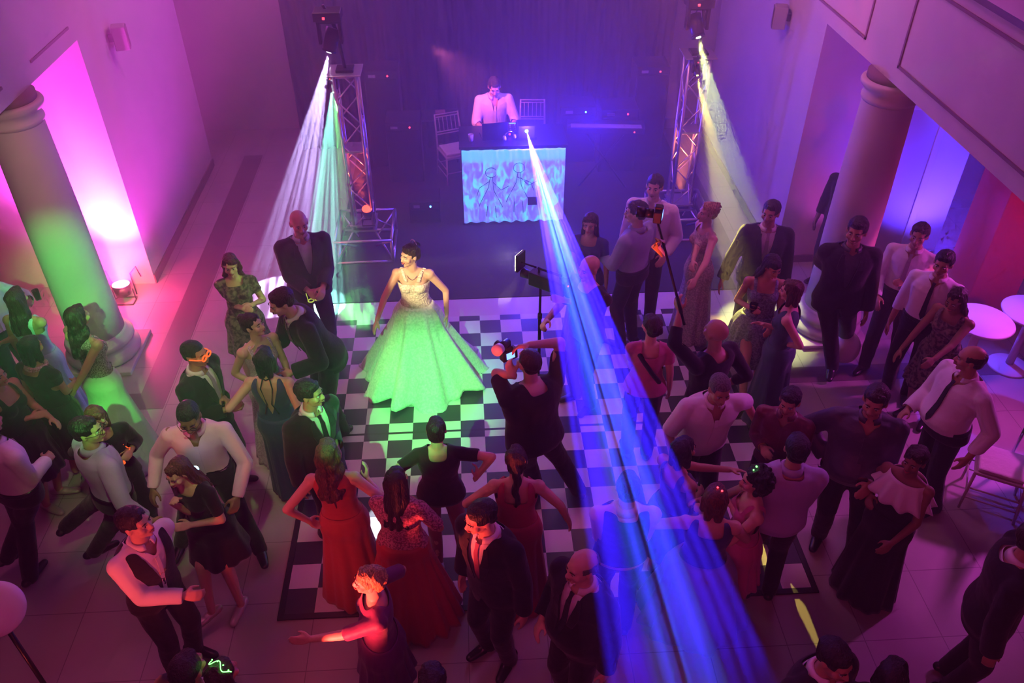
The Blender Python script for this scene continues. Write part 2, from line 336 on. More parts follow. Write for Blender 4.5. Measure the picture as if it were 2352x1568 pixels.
def join(mes):
    bm = bmesh.new()
    for x in mes: bm.from_mesh(x)
    out = bpy.data.meshes.new('j'); bm.to_mesh(out); bm.free(); return out
def vf_mesh(vf):
    me = bpy.data.meshes.new('q'); me.from_pydata([tuple(map(float, v)) for v in vf[0]], [], [tuple(int(i) for i in f) for f in vf[1]]); return me
def put(name, me, m, parent, smooth=True):
    me.name = name; me.materials.clear(); me.materials.append(M[m] if isinstance(m, str) else m)
    if smooth: me.polygons.foreach_set('use_smooth', [True]*len(me.polygons))
    me.update(); o = bpy.data.objects.new(name, me); COL.objects.link(o); o.parent = parent; return o


# ================================================================== THE SETTING
def struct(name, vf, m, label=None, bevel=0, smooth=False):
    b = MB(); [b.add(v) for v in (vf if isinstance(vf, list) else [vf])]
    return setp(b.build(name, m, None, smooth, bevel), kind='structure', label=label)
XL, XR = -2.59, 5.26; YP = 1.04; ZB = 3.02
struct('floor', box(-9, 13, -12, 10, -.1, 0), 'floor')
struct('trim_1', box(-2.17, -1.88, -1.3, 4.6, 0, .003), 'strip'); struct('trim_2', box(4.55, 4.84, -1.3, 5.2, 0, .003), 'strip')  # thin floor strips in a darker tone than the tiles
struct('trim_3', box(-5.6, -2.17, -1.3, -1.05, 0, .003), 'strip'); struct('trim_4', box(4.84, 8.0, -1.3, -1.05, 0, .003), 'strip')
struct('floor_stage', box(-.38, 4.62, .46, 5.6, 0, .012), 'carpet')
# solid piers beyond the colonnades, with their inner faces flush with the balcony fronts
struct('wall_left', box(-6.5, XL, YP, 4.28, 0, 6.4), 'wall'); struct('wall_right', box(XR, 7.36, YP, 4.93, 0, 6.4), 'wall')
struct('wall_back', box(-6.5, 9.5, 5.6, 5.9, 0, 6.4), 'wall')
struct('wall_corridor', [box(7.36, 11.5, 2.3, 2.6, 0, 3.4), box(9.4, 9.65, -1.0, 2.3, 0, 3.4)], 'wall2')
struct('trim_5', box(7.36, 9.4, 2.27, 2.3, 1.25, 1.31), 'groove'); struct('trim_6', box(9.37, 9.4, -1.0, 2.3, 1.25, 1.31), 'groove')
struct('wall_aisle_left', box(-6.6, -6.4, -9, YP, 0, 3.4), 'wall2')
struct('baseboard_left', box(XL, XL+.018, YP, 4.28, 0, .12), 'strip'); struct('baseboard_right', box(XR-.018, XR, YP, 4.93, 0, .12), 'strip')
struct('baseboard_aisle', [box(XR+.01, 7.36, YP-.02, YP, 0, .10)], 'strip'); struct('baseboard_corridor', box(7.36, 9.4, 2.27, 2.3, 0, .12), 'strip')
# balcony fronts carried by the columns
for nm, x0, x1, sgn, xf, yn in (('wall_balcony_left', XL-.36, XL, 1, XL, -10), ('wall_balcony_right', XR, XR+.36, -1, XR, -10)):
    struct(nm, box(x0, x1, yn, YP, ZB, 4.0), 'wall')
    k = 7 if sgn > 0 else 10; e = .012*sgn
    V = []
    def bar(y0, y1, z0, z1): V.append(box(min(xf, xf+e), max(xf, xf+e), y0, y1, z0, z1))
    for (a, b_) in ((.08 if sgn < 0 else -.03, 2.6 if sgn < 0 else .92), (-4.2, -.66), (-8.6, -4.9)):
        y1 = min(b_, YP-.02) if a > 0 and sgn > 0 else b_
        bar(a, y1, 3.17, 3.195); bar(a, y1, 3.88, 3.905)
        if sgn < 0: bar(a, a+.025, 3.17, 3.9); bar(y1-.025, y1, 3.17, 3.9)
    struct('trim_%d' % k, V, 'groove')
    struct('trim_%d' % (k+1), box(x0-.03, x1+.03, yn, YP, 4.0, 4.05), 'strip')
# door in the lit aisle wall on the right
d = MB(); d.add(box(6.02, 6.10, YP-.045, YP-.001, 0, 2.12)).add(box(6.86, 6.94, YP-.045, YP-.001, 0, 2.12)).add(box(6.10, 6.86, YP-.045, YP-.001, 2.04, 2.12))
dr = setp(d.build('door_1', 'wall', bevel=.006), kind='structure'); MB().add(box(6.10, 6.86, YP-.02, YP-.001, .01, 2.04)).build('door_leaf', 'wall2', dr, bevel=.004)
MB().add(box(6.14, 6.165, YP-.034, YP-.02, .95, 1.35)).build('door_handle', 'blkmetal', dr)
def column(cx, cy, label):
    t = empty('column', (cx, cy, 0), 0, label, 'column', None)
    b = MB().add(box(-.39, .39, -.39, .39, 0, .05)).build('plinth', 'wall', t, bevel=.01)
    MB().add(lathe([(.365, .05), (.388, .09), (.388, .13), (.365, .165), (.34, .18), (.33, .20), (.34, .225), (.358, .24), (.358, .27), (.34, .295), (.315, .31), (.305, .335), (.29, .36)], 48)).build('base', 'wall', t, True)
    MB().add(lathe([(.285, .34), (.275, .8), (.265, 1.8), (.243, 2.78), (.243, 2.80)], 48)).build('shaft', 'wall', t, True)
    MB().add(lathe([(.243, 2.74), (.262, 2.77), (.262, 2.795), (.248, 2.81), (.250, 2.85), (.275, 2.875), (.295, 2.90), (.300, 2.93), (.29, 2.95), (.26, 2.955)], 48)).build('capital', 'wall', t, True)
    MB().add(lathe([(.25, 2.955), (.255, 2.96), (.255, ZB)], 48)).build('gap_shade', 'groove', t, True)  # dark ring painted as the shade between capital and balcony front
    return t
column(XL-.16, -.36, 'round white column lit green at its foot, left side'); column(XR+.16, -.36, 'round white column lit pink and lilac, right side')
p = empty('pillar', (7.28, -.12, 0), 0, 'square red-lit pillar in the right aisle behind round tables', 'pillar')
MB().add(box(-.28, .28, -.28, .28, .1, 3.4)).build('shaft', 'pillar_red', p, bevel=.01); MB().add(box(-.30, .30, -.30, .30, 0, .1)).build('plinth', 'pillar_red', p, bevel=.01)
p = empty('pillar', (8.45, -.9, 0), 0, 'second red-lit pillar at the right edge of the picture', 'pillar')
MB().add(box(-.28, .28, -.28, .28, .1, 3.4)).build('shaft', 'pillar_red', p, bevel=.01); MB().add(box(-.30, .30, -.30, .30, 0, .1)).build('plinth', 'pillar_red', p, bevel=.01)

# ------------------------------------------------------------------ dance floor
df = empty('dance_floor', (0, 0, 0), 0, 'black and white checkered dance floor panels under the bride', 'dance floor')
X0, X1, Y0, Y1 = -1*T, 17*T, -16*T, .44
o = MB().add(box(X0, X1, Y0, Y1, .001, .012)).build('panel', 'checker', df)
e = MB()
for bx in (box(X0-.05, X0, Y0-.05, Y1, 0, .018), box(X1, X1+.05, Y0-.05, Y1, 0, .018), box(X0, X1, Y0-.05, Y0, 0, .018)): e.add(bx)
e.build('edge_strip', 'edge', df, bevel=.003)

# ------------------------------------------------------------------ stage back
dp = MB(); n = 400; xs = np.linspace(-1.25, 4.55, n)
ys = 4.75+.05*np.sin(xs*22)+.03*np.sin(xs*47+1)
V = [(x, y, z) for z in (0.02, 1.5, 3, 4.6) for x, y in zip(xs, ys)]; F = []
for r in range(3):
    for i in range(n-1): F.append((r*n+i, r*n+i+1, (r+1)*n+i+1, (r+1)*n+i))
o = raw('stage_drape', V, F, 'curtain'); s_ = o.modifiers.new('thick', 'SOLIDIFY'); s_.thickness = .012
setp(o, 'black pleated drape hanging behind the stage', 'curtain')

def lattice(name, parent, w, z0, z1, m='alu', r=.019, br=.009, bay=.29):
    """square truss tower: four chords and zigzag braces, each face its own brace"""
    h = w/2; C_ = [(-h, -h), (h, -h), (h, h), (-h, h)]
    for x, y in C_: MB().add(tube((x, y, z0), (x, y, z1), r, r, 12)).build('chord', m, parent, True)
    nb = max(2, round((z1-z0)/bay))
    for k in range(4):
        (xa, ya), (xb, yb) = C_[k], C_[(k+1) % 4]; b = MB(); zz = np.linspace(z0+.03, z1-.03, nb+1)
        for i in range(nb):
            A, B = ((xa, ya), (xb, yb)) if i % 2 == 0 else ((xb, yb), (xa, ya))
            b.add(tube((*A, zz[i]), (*B, zz[i+1]), br, br, 8))
        for z in (zz[0], zz[-1]): b.add(tube((xa, ya, z), (xb, yb, z), br, br, 8))
        b.build('bracing', m, parent, True)
def truss(cx, cy, rz, label, H=2.38):
    t = empty('truss_tower', (cx, cy, 0), rz, label, 'truss', 'aluminium truss towers either side of the stage')
    lattice('tower', t, .25, .36, H)
    b = MB()
    for sx in (-1, 1):
        b.add(tube((sx*.36, -.40, .03), (sx*.36, .40, .03), .02)); b.add(tube((sx*.36, -.40, .34), (sx*.36, .40, .34), .02))
        for sy in (-1, 1):
            b.add(tube((sx*.36, sy*.40, .03), (sx*.36, sy*.40, .34), .02)); b.add(tube((sx*.125, sy*.125, .36), (sx*.36, sy*.40, .05), .012))
            b.add(tube((sx*.125, sy*.125, .10), (sx*.36, sy*.40, .33), .012))
    for sy in (-1, 1): b.add(tube((-.36, sy*.40, .03), (.36, sy*.40, .03), .02)); b.add(tube((-.36, sy*.40, .34), (.36, sy*.40, .34), .02))
    b.build('base_frame', 'alu', t, True)
    MB().add(box(-.16, .16, -.16, .16, .33, .36)).add(box(-.16, .16, -.16, .16, .41, .43)).build('foot_plate', 'alu', t, bevel=.004)
    MB().add(box(-.19, .19, -.19, .19, H, H+.015)).build('top_plate', 'alu', t, bevel=.003)
    MB().add(box(-.135, .135, -.135, .135, 1.42, 1.445)).build('joint_collar', 'alu', t, bevel=.003)
    return t
TLx, TLy, TRx, TRy = .0, 1.72, 4.18, 2.0
truss(TLx, TLy, 0, 'left aluminium truss tower lit green and red, left of the stage'); truss(TRx, TRy, 0, 'right aluminium truss tower lit orange, behind the man in a white shirt')
def moving_head(loc, tgt, lens, label, sc=1.0, rise=True):
    """loc: lens position; a yoke on a base box carries the barrel"""
    t = empty('moving_head_light', loc, 0, label, 'stage light', 'moving head lights on the truss towers')
    L = Vector(tgt)-Vector(loc); d = L.normalized(); D = np.array(d)
    bc = -D*.13*sc
    MB().add(tube(-D*.27*sc, -D*.035*sc, .085*sc, .075*sc, 20)).add(tube(-D*.035*sc, -D*.0135, .078*sc, .082*sc, 20)).build('barrel', 'blkplastic', t, True)
    MB().add(tube(-D*.012, -D*.006, .028*sc, .026*sc, 20)).build('lens', lens, t, True)
    y = MB()
    for s in (-1, 1): y.add(box(bc[0]+s*.115*sc-.018*sc, bc[0]+s*.115*sc+.018*sc, bc[1]-.05*sc, bc[1]+.05*sc, bc[2]-.02*sc, bc[2]+.22*sc))
    y.add(box(bc[0]-.135*sc, bc[0]+.135*sc, bc[1]-.05*sc, bc[1]+.05*sc, bc[2]+.20*sc, bc[2]+.24*sc)); y.build('yoke', 'blkmetal', t, bevel=.008*sc)
    z = bc[2]+.24*sc
    MB().add(box(bc[0]-.15*sc, bc[0]+.15*sc, bc[1]-.12*sc, bc[1]+.12*sc, z, z+.10*sc)).build('base', 'blkplastic', t, bevel=.01*sc)
    MB().add(box(bc[0]-.045*sc, bc[0]-.02*sc, bc[1]-.127*sc, bc[1]-.12*sc, z+.03*sc, z+.055*sc)).build('display', 'g_red', t)
    MB().add(path([(bc[0], bc[1]+.12*sc, z+.05), (bc[0]+.05, bc[1]+.2, z), (bc[0]+.02, bc[1]+.22, z-.3)], .008)).build('cable', 'blkplastic', t, True)
    return t
moving_head(LH, at(645, 640, .2), 'g_white', 'moving head with white lens and lilac beam atop left truss')
moving_head(LG, at(850, 700, 0), 'g_greenl', 'moving head with green lens hanging on left truss', .45)
moving_head(RH, at(1745, 700, .2), 'g_lime', 'moving head with lime beam atop right truss')
moving_head(RG, at(1660, 760, 0), 'g_amber', 'small moving head with amber lens on right truss', .45)
# arms that carry the heads
for nm, a, b_ in (('upper', np.array([TLx, TLy, 2.395]), LH), ('r', np.array([TRx, TRy, 2.395]), RH)):
    t = empty('lamp_bracket', tuple(a), 0, 'black bracket arm reaching from the %s truss top to its light' % ('left' if nm == 'upper' else 'right'), 'bracket')
    q = b_-a; MB().add(path([(0, 0, .0), (q[0]*.2, q[1]*.3, .45), (q[0], q[1]+.06, q[2]+.50)], .02, 8)).build('arm', 'blkmetal', t, True)
    MB().add(box(-.1, .1, -.1, .1, 0, .03)).build('clamp', 'blkmetal', t, bevel=.004)
def par_can(loc, rz, tilt, face, label, r=.10, grp=None):
    t = empty('par_light', loc, rz, label, 'stage light', grp)
    ct, st_ = math.cos(tilt), math.sin(tilt); D = np.array([0, ct, st_]); c = np.array([0, 0, .17])
    MB().add(tube(c-D*.07, c+D*.05, r*.8, r, 28)).add(tube(c+D*.05, c+D*.065, r*1.04, r*1.04, 28)).build('housing', 'blkplastic', t, True)
    a, b_, _ = frame(D); led = MB().add(tube(c+D*.066, c+D*.069, r*.93, r*.93, 28)); led.build('led_face', face, t, True)
    pix = MB()
    for k, (rr, n_) in enumerate(((.0, 1), (.32, 6), (.64, 12))):
        for i in range(n_):
            q = c+D*.070+(a*math.cos(6.283*i/n_)+b_*math.sin(6.283*i/n_))*r*rr*1.2; pix.add(tube(q, q+D*.004, r*.085, r*.06, 8))
    pix.build('led_lenses', face, t, True)
    MB().add(path([(-r*1.15, 0, .17), (-r*1.2, 0, .02), (-r*1.1, .06, .01), (r*1.1, .06, .01), (r*1.2, 0, .02), (r*1.15, 0, .17)], .008, 8)).add(path([(-r*1.2, 0, .02), (-r*1.1, -.1, .01), (r*1.1, -.1, .01), (r*1.2, 0, .02)], .008, 8)).build('bracket', 'blkmetal', t, True)
    return t
pp = at(290, 690, 0)
par_can((pp[0], pp[1], 0), 0, R_(84), 'g_pinkl', 'round LED par light glowing pink-white on the floor behind left column', .105)
par_can((.07, 1.60, .43), R_(180), R_(70), 'g_orl', 'small par light glowing orange inside the base of left truss', .07)
par_can((7.0, .1, 0), 0, R_(62), 'g_blue', 'blue par light on the floor under the right aisle wall', .09)
# cables beside the pink up-light
for k, (pts, lab) in enumerate(((((-3.25, .9, .01), (-3.2, .92, .22), (-3.1, .95, .27), (-3.06, .93, .1)), 'thin looping cable left of the pink floor light'), (((-2.75, .8, .01), (-2.8, .9, .25), (-2.72, .93, .33), (-2.68, .9, .2)), 'thin hooked cable right of the pink floor light'))):
    setp(MB().add(path(pts, .007)).build('cable', 'blkplastic', None, True), lab, 'cable')
def wall_speaker(loc, rz, label):
    t = empty('wall_speaker', loc, rz, label, 'loudspeaker')      # local +y is the front
    MB().add(box(-.085, .085, .05, .20, -.13, .13)).build('cabinet', 'wall2', t, bevel=.012)
    MB().add(box(-.075, .075, .20, .208, -.12, .12)).build('grille', 'strip', t, bevel=.003)
    MB().add(box(-.03, .03, 0, .05, -.04, .04)).add(tube((0, .0, .0), (0, .09, 0), .018)).build('bracket', 'blkmetal', t)
    return t
wall_speaker((XL, 1.82, 2.78), R_(-75), 'small wall speaker high on left wall'); wall_speaker((XR, 2.1, 2.76), R_(75), 'small wall speaker high on right wall')

# ------------------------------------------------------------------ DJ booth
bx0, bx1, by = 1.28, 2.66, 2.21
t = empty('dj_booth', ((bx0+bx1)/2, by, 0), 0, 'black DJ booth with glowing aqua front under the scanner', 'dj booth')
hw = (bx1-bx0)/2
MB().add(box(-hw, -hw+.03, .02, .62, 0, 1.13)).add(box(hw-.03, hw, .02, .62, 0, 1.13)).add(box(-hw, hw, .60, .62, .1, 1.13)).build('side_panels', 'blkplastic', t, bevel=.004)
MB().add(box(-hw-.02, hw+.02, 0, .66, 1.13, 1.165)).build('table_top', 'blkplastic', t, bevel=.006)
# the lit cloth: white stretched fabric with projected water glow (it gives off light), two line figures drawn on it
m, N, L, b = nodes_mat('backlit_aqua_cloth'); tc = N.new('ShaderNodeTexCoord'); mp = N.new('ShaderNodeMapping'); L.new(tc.outputs['Object'], mp.inputs[0]); mp.inputs['Scale'].default_value = (9, 9, 4.5)
n1 = N.new('ShaderNodeTexNoise'); n1.inputs['Scale'].default_value = 1; n1.inputs['Detail'].default_value = 6; n1.inputs['Distortion'].default_value = 1.6; L.new(mp.outputs[0], n1.inputs[0])
sp = N.new('ShaderNodeSeparateXYZ'); L.new(tc.outputs['Object'], sp.inputs[0])
cr = N.new('ShaderNodeValToRGB'); L.new(n1.outputs[0], cr.inputs[0]); e_ = cr.color_ramp.elements
e_[0].position = .42; e_[0].color = (.12, .13, .95, 1); e_[1].position = .62; e_[1].color = (.06, .75, 1, 1); x = cr.color_ramp.elements.new(.52); x.color = (.14, .30, 1, 1)
top = N.new('ShaderNodeMapRange'); L.new(sp.outputs[2], top.inputs[0]); top.inputs[1].default_value = .93; top.inputs[2].default_value = .99
mx = N.new('ShaderNodeMix'); mx.data_type = 'RGBA'; L.new(top.outputs[0], mx.inputs[0]); L.new(cr.outputs[0], mx.inputs[6]); mx.inputs[7].default_value = (.05, .55, 1, 1)
L.new(mx.outputs[2], b.inputs['Emission Color']); b.inputs['Emission Strength'].default_value = 1.25; b.inputs['Base Color'].default_value = (.5, .5, .5, 1)
M['booth'] = m
n_ = 120; xs = np.linspace(-hw+.01, hw-.01, n_); zs = np.linspace(.05, 1.12, 40)
V = [(x, .0+.006*math.sin(x*34)+.004*math.sin(x*71+z*3), z+(.012*math.sin(x*40) if z < .1 else 0)) for z in zs for x in xs]
F = [(r*n_+i, r*n_+i+1, (r+1)*n_+i+1, (r+1)*n_+i) for r in range(39) for i in range(n_-1)]
fc = raw('front_cloth', V, F, 'booth', t); s_ = fc.modifiers.new('t', 'SOLIDIFY'); s_.thickness = .008; s_.offset = 1
def stick(cx, z0, s, flip=1):
    q = MB(); y = -.014
    th = np.linspace(0, 2*math.pi, 18); q.add(path([(cx+.075*s*math.cos(a), y, z0+.07*s*math.sin(a)) for a in th], .004))
    for P in ([(cx-.015, z0-.07*s), (cx-.04, z0-.22*s), (cx-.15, z0-.44*s), (cx-.17, z0-.50*s)], [(cx+.015, z0-.07*s), (cx+.03, z0-.26*s), (cx+.15, z0-.52*s)],
              [(cx-.03, z0-.13*s), (cx-.16*flip, z0-.22*s), (cx-.20*flip, z0-.34*s)], [(cx+.02, z0-.14*s), (cx+.13, z0-.26*s), (cx+.24, z0-.20*s)], [(cx-.06, z0-.5*s), (cx-.07, z0-.66*s)], [(cx+.05, z0-.5*s), (cx+.06, z0-.68*s)]):
        q.add(path([(a, y, c) for a, c in P], .004))
    return q
q = stick(-.30, .80, 1.); q.V += []; q.build('line_figure', 'tie_dark', t, True); stick(.07, .86, 1., -1).build('line_figure', 'tie_dark', t, True)
MB().add(box(.19, .32, -.018, -.008, .30, .42)).build('dark_tag', 'tie_dark', t)
tt = empty('laptop', (1.72, 2.52, 1.166), R_(8), 'black laptop open in front of the DJ', 'laptop')
MB().add(box(-.17, .17, -.12, .12, 0, .018)).build('base', 'blkplastic', tt, bevel=.004); MB().add(box(-.17, .17, -.13, -.12, .01, .24)).build('screen_lid', 'blkmetal', tt, bevel=.004)
tt = empty('dj_mixer', (2.08, 2.66, 1.166), 0, 'black DJ mixer with red LEDs beside the laptop', 'mixer')
MB().add(box(-.17, .17, -.16, .16, 0, .06)).build('body', 'blkplastic', tt, bevel=.006); 
for i in range(5):
    for j in range(3): MB().add(tube((-.13+i*.065, -.11+j*.07, .06), (-.13+i*.065, -.11+j*.07, .08), .012, .010, 10)).build('knob', 'alu', tt, True)
MB().add(box(-.14, -.05, .10, .13, .06, .064)).build('display', 'g_screen', tt); MB().add(box(-.155, -.135, -.165, -.16, .02, .045)).build('power_led', 'g_red', tt)
tt = empty('headphones', (1.93, 2.40, 1.166), .3, 'silver headphones lying on the DJ table', 'headphones')
MB().add(path([(.075*math.cos(a), .0, .03+.085*math.sin(a)) for a in np.linspace(0, math.pi, 12)], .009)).build('headband', 'chrome', tt, True)
for s in (-1, 1): MB().add(tube((s*.06, 0, .035), (s*.09, 0, .035), .035, .03, 16)).build('ear_cup', 'white', tt, True)
tt = empty('laser_scanner', tuple(LAS), 0, 'black scanner projector with cyan lens on the DJ table', 'stage light')
MB().add(box(-.11, .11, .025, .24, -.10, .07)).build('housing', 'blkplastic', tt, bevel=.008); MB().add(tube((0, .024, 0), (0, .018, 0), .022, .020, 16)).build('lens', 'g_cyan', tt, True)
MB().add(box(-.13, .13, .04, .2, 1.166-LAS[2], -.10)).build('stand', 'blkmetal', tt)
tt = empty('plastic_cup', (1.42, 2.40, 1.166), 0, 'small white cup on the left end of the DJ table', 'cup')
MB().add(lathe([(.026, 0), (.036, .09), (.033, .09), (.024, .006)], 20)).build('cup_wall', 'cush', tt, True)

def chiavari(loc, rz, label, grp='chiavari chairs around the DJ booth'):
    t = empty('chiavari_chair', loc, rz, label, 'chair', grp)     # back is at -y
    w_, d_ = .19, .20
    for s in (-1, 1):
        MB().add(path([(s*w_, -d_-.05, 0), (s*w_, -d_, .45), (s*w_*.98, -d_-.03, .70), (s*w_*.95, -d_-.09, .93)], [.013, .015, .014, .012], 10)).build('back_post', 'chair', t, True)
        MB().add(path([(s*w_*1.02, d_, 0), (s*w_, d_, .44)], [.011, .015], 10)).build('front_leg', 'chair', t, True)
        for z in (.14, .26): MB().add(tube((s*w_, -d_-.03, z), (s*w_, d_, z), .008)).build('side_stretcher', 'chair', t, True)
    for y in (-d_-.03, d_): MB().add(tube((-w_, y, .20), (w_, y, .20), .008)).build('stretcher', 'chair', t, True)
    MB().add(box(-w_-.01, w_+.01, -d_, d_+.01, .43, .46)).build('seat', 'chair', t, bevel=.008)
    MB().add(box(-w_+.01, w_-.01, -d_+.02, d_-.01, .46, .50)).build('cushion', 'cush', t, bevel=.015)
    for z, y in ((.92, -d_-.088), (.885, -d_-.078), (.68, -d_-.026), (.645, -d_-.022)): MB().add(tube((-w_*.97, y, z), (w_*.97, y, z), .009)).build('back_rail', 'chair', t, True)
    for i in range(5):
        x = -w_*.66+i*w_*.33; MB().add(tube((x, -d_-.028, .68), (x, -d_-.08, .89), .0065)).build('spindle', 'chair', t, True)
    return t
chiavari((1.17, 3.62, 0), R_(200), 'pink-lit chiavari chair left of the DJ booth, turned sideways'); chiavari((2.36, 4.02, 0), R_(176), 'violet-lit chiavari chair right of the DJ, behind the scanner')
chiavari((5.98, -3.0, 0), R_(60), 'white chiavari chair near right edge beside the white table', 'chairs by the right edge')
tt = empty('side_table', (.95, 4.3, 0), 0, 'small dark table behind the left chair with bottle and box', 'table')
MB().add(box(-.3, .3, -.2, .2, .70, .73)).build('table_top', 'blkplastic', tt, bevel=.005)
for sx in (-1, 1):
    for sy in (-1, 1): MB().add(tube((sx*.26, sy*.16, 0), (sx*.26, sy*.16, .70), .014)).build('leg', 'blkmetal', tt, True)
setp(MB().add(box(.9, 1.05, 4.2, 4.32, .731, .80)).build('box', 'rose', None, bevel=.005), 'small pinkish box on the dark table behind left chair', 'box')
# band gear standing dark at the back of the stage
def cabinet(x, y, w_, h_, d_, led, label, z=0, grp='black equipment cabinets on the stage'):
    t = empty('speaker_cabinet', (x, y, z), 0, label, 'loudspeaker', grp)
    MB().add(box(-w_/2, w_/2, -d_/2, d_/2, 0, h_)).build('cabinet', 'blkplastic', t, bevel=.012)
    g = MB().add(box(-w_/2+.03, w_/2-.03, -d_/2-.012, -d_/2, .04, h_-.12)).build('grille', 'blkmetal', t, bevel=.004)
    MB().add(tube((w_*.2, -d_/2-.012, h_-.07), (w_*.2, -d_/2-.02, h_-.07), .014, .012, 12)).build('led', led, t, True)
    MB().add(box(-w_*.35, -w_*.15, -d_/2-.01, -d_/2, h_-.09, h_-.05)).build('badge', 'alu', t)
cabinet(.45, 3.75, .5, .95, .45, 'g_red', 'black speaker cabinet with red LED left of the drape'); cabinet(.15, 4.3, .5, 1.5, .45, 'g_red', 'tall black cabinet at the far left of the stage')
cabinet(.75, 2.5, .42, .34, .4, 'g_blue', 'low black wedge with blue LED beside left truss'); cabinet(3.62, 3.9, .55, 1.0, .45, 'g_red', 'black amplifier with red LED right of the DJ')
cabinet(3.05, 4.25, .55, .9, .45, 'g_blue', 'black amplifier with blue LED behind the DJ'); cabinet(4.15, 4.35, .5, 1.45, .45, 'g_red', 'tall black cabinet at the far right of the stage')
tt = empty('keyboard', (3.35, 3.3, 0), R_(-6), 'black electronic keyboard on a stand right of the DJ', 'keyboard')
MB().add(box(-.55, .55, -.15, .15, .86, .95)).build('case', 'blkplastic', tt, bevel=.01); MB().add(box(-.50, .50, -.14, -.02, .951, .956)).build('keys', 'wall2', tt)
MB().add(tube((-.35, -.1, 0), (.35, .1, .86), .015)).add(tube((.35, -.1, 0), (-.35, .1, .86), .015)).build('stand', 'blkmetal', tt, True); MB().add(tube((.4, -.155, .9), (.4, -.16, .9), .011, .01, 10)).build('led', 'g_red', tt, True)

# ------------------------------------------------------------------ right aisle tables, balloon, near stands
def round_table(x, y, r, h, label, grp='round white tables in the right aisle'):
    t = empty('round_table', (x, y, 0), 0, label, 'table', grp)
    MB().add(lathe([(.0, h-.03), (r, h-.03), (r+.01, h-.01), (r, h), (0, h)], 48)).build('table_top', 'white', t, True); MB().add(tube((0, 0, .03), (0, 0, h-.03), .04)).build('pole', 'white', t, True)
    MB().add(lathe([(0, 0), (.22, 0), (.20, .02), (.05, .04)], 32)).build('foot', 'white', t, True)
q = at(2258, 735, .74); round_table(q[0], q[1], .30, .74, 'round white table lit blue, beside the red-lit pillar'); q = at(2375, 715, .74); round_table(q[0], q[1], .30, .74, 'round white table lit blue, cut by the right edge')
tt = empty('folding_table', (6.75, -2.9, 0), R_(8), 'low white table at the right edge behind the crowd', 'table')
MB().add(box(-.4, .4, -.35, .35, .70, .73)).build('table_top', 'white', tt, bevel=.01)
for sx in (-1, 1):
    for sy in (-1, 1): MB().add(tube((sx*.36, sy*.3, 0), (sx*.36, sy*.3, .70), .014)).build('leg', 'chrome', tt, True)
q = at(1950, 792, .3)
tt = empty('balloon', (q[0], q[1]+.05, .02), 0, 'pale round balloon on the floor behind the man in dark suit', 'balloon')
MB().add(ellip((0, 0, .21), (.15, .15, .19), n=28, k=18)).build('skin', 'white', tt, True); MB().add(tube((0, 0, .02), (0, 0, .0), .008, .016)).build('knot', 'white', tt, True)
q = at(-12, 1400, 2.0)
tt = empty('photo_lamp', (q[0], q[1], 0), 0, 'large round white reflector on a stand at the lower left edge', 'lamp')
Dv = CP-q; Dv = Dv/np.linalg.norm(Dv); c = np.array([0, 0, 2.0])
a_, b_, _ = frame(Dv); th = np.linspace(0, 2*math.pi, 40, endpoint=False); R_ings = []
for rr, off in ((.01, .03), (.06, .028), (.11, .02), (.145, .0), (.150, -.012), (.10, -.05), (.02, -.06)): R_ings.append(c+Dv*off+(np.outer(np.cos(th), a_)+np.outer(np.sin(th), b_))*rr)
V, F = rings(R_ings); raw('reflector', V, F, 'white', tt)
MB().add(tube((0, 0, .35), (0, 0, 1.9), .014)).build('pole', 'blkmetal', tt, True); MB().add(tube((0, 0, 1.88), c-Dv*.05, .012)).build('bracket', 'blkmetal', tt, True)
for k in range(3): MB().add(tube((0, 0, .5), (.38*math.cos(k*2.1), .38*math.sin(k*2.1), .01), .010)).build('leg', 'blkmetal', tt, True)

# ================================================================== PEOPLE
# local frame of a person: +y is where the chest faces, +x the right-hand side, z up; sizes for a height of 1.72 m
B0 = np.array
def rotm(ax, deg):
    return np.array(Matrix.Rotation(R_(deg), 3, ax))
def ik(S, W, a, b, hint):
    d = W-S; L = np.linalg.norm(d); mx = (a+b)*.995
    if L > mx: W = S+d/L*mx; d = W-S; L = mx
    L = max(L, abs(a-b)+.03); u = d/np.linalg.norm(d); x = (a*a-b*b+L*L)/(2*L); h = math.sqrt(max(a*a-x*x, 1e-6))
    p = hint-u*(hint@u); p = p/max(np.linalg.norm(p), 1e-6)
    return S+u*x+p*h, W
HEADP = dict(M=(1.00, 1.0), W=(.95, .96))
def head_parts(fem, f=1.0):
    j = .92 if fem else 1.0
    P = [ellip((0, -.014, .034), (.076, .096, .084), n=20, k=14), ellip((0, .016, -.022), (.062*j, .074, .086)), ellip((0, .030, -.070), (.046*j, .046, .038)),
         ellip((0, .066, -.096), (.020*j, .018, .016)), capsule((0, .086, .018), (0, .106, -.026), .008, .013, 10), ellip((-.013, .096, -.030), (.009, .011, .008)), ellip((.013, .096, -.030), (.009, .011, .008)),
         capsule((-.034, .073, .028), (.034, .073, .028), .013, .013, 10), ellip((-.040, .058, -.022), (.026, .026, .028)), ellip((.040, .058, -.022), (.026, .026, .028)),
         ellip((0, .083, -.058), (.024, .014, .013))]
    for s in (-1, 1): P.append(ellip((s*.077, -.006, -.004), (.010, .019, .030))); P.append(ellip((s*.080, -.012, .008), (.007, .014, .016)))
    return P
def xf(vf, Mx, t):
    V = np.asarray(vf[0], float)@np.asarray(Mx).T+np.asarray(t); return V, vf[1]
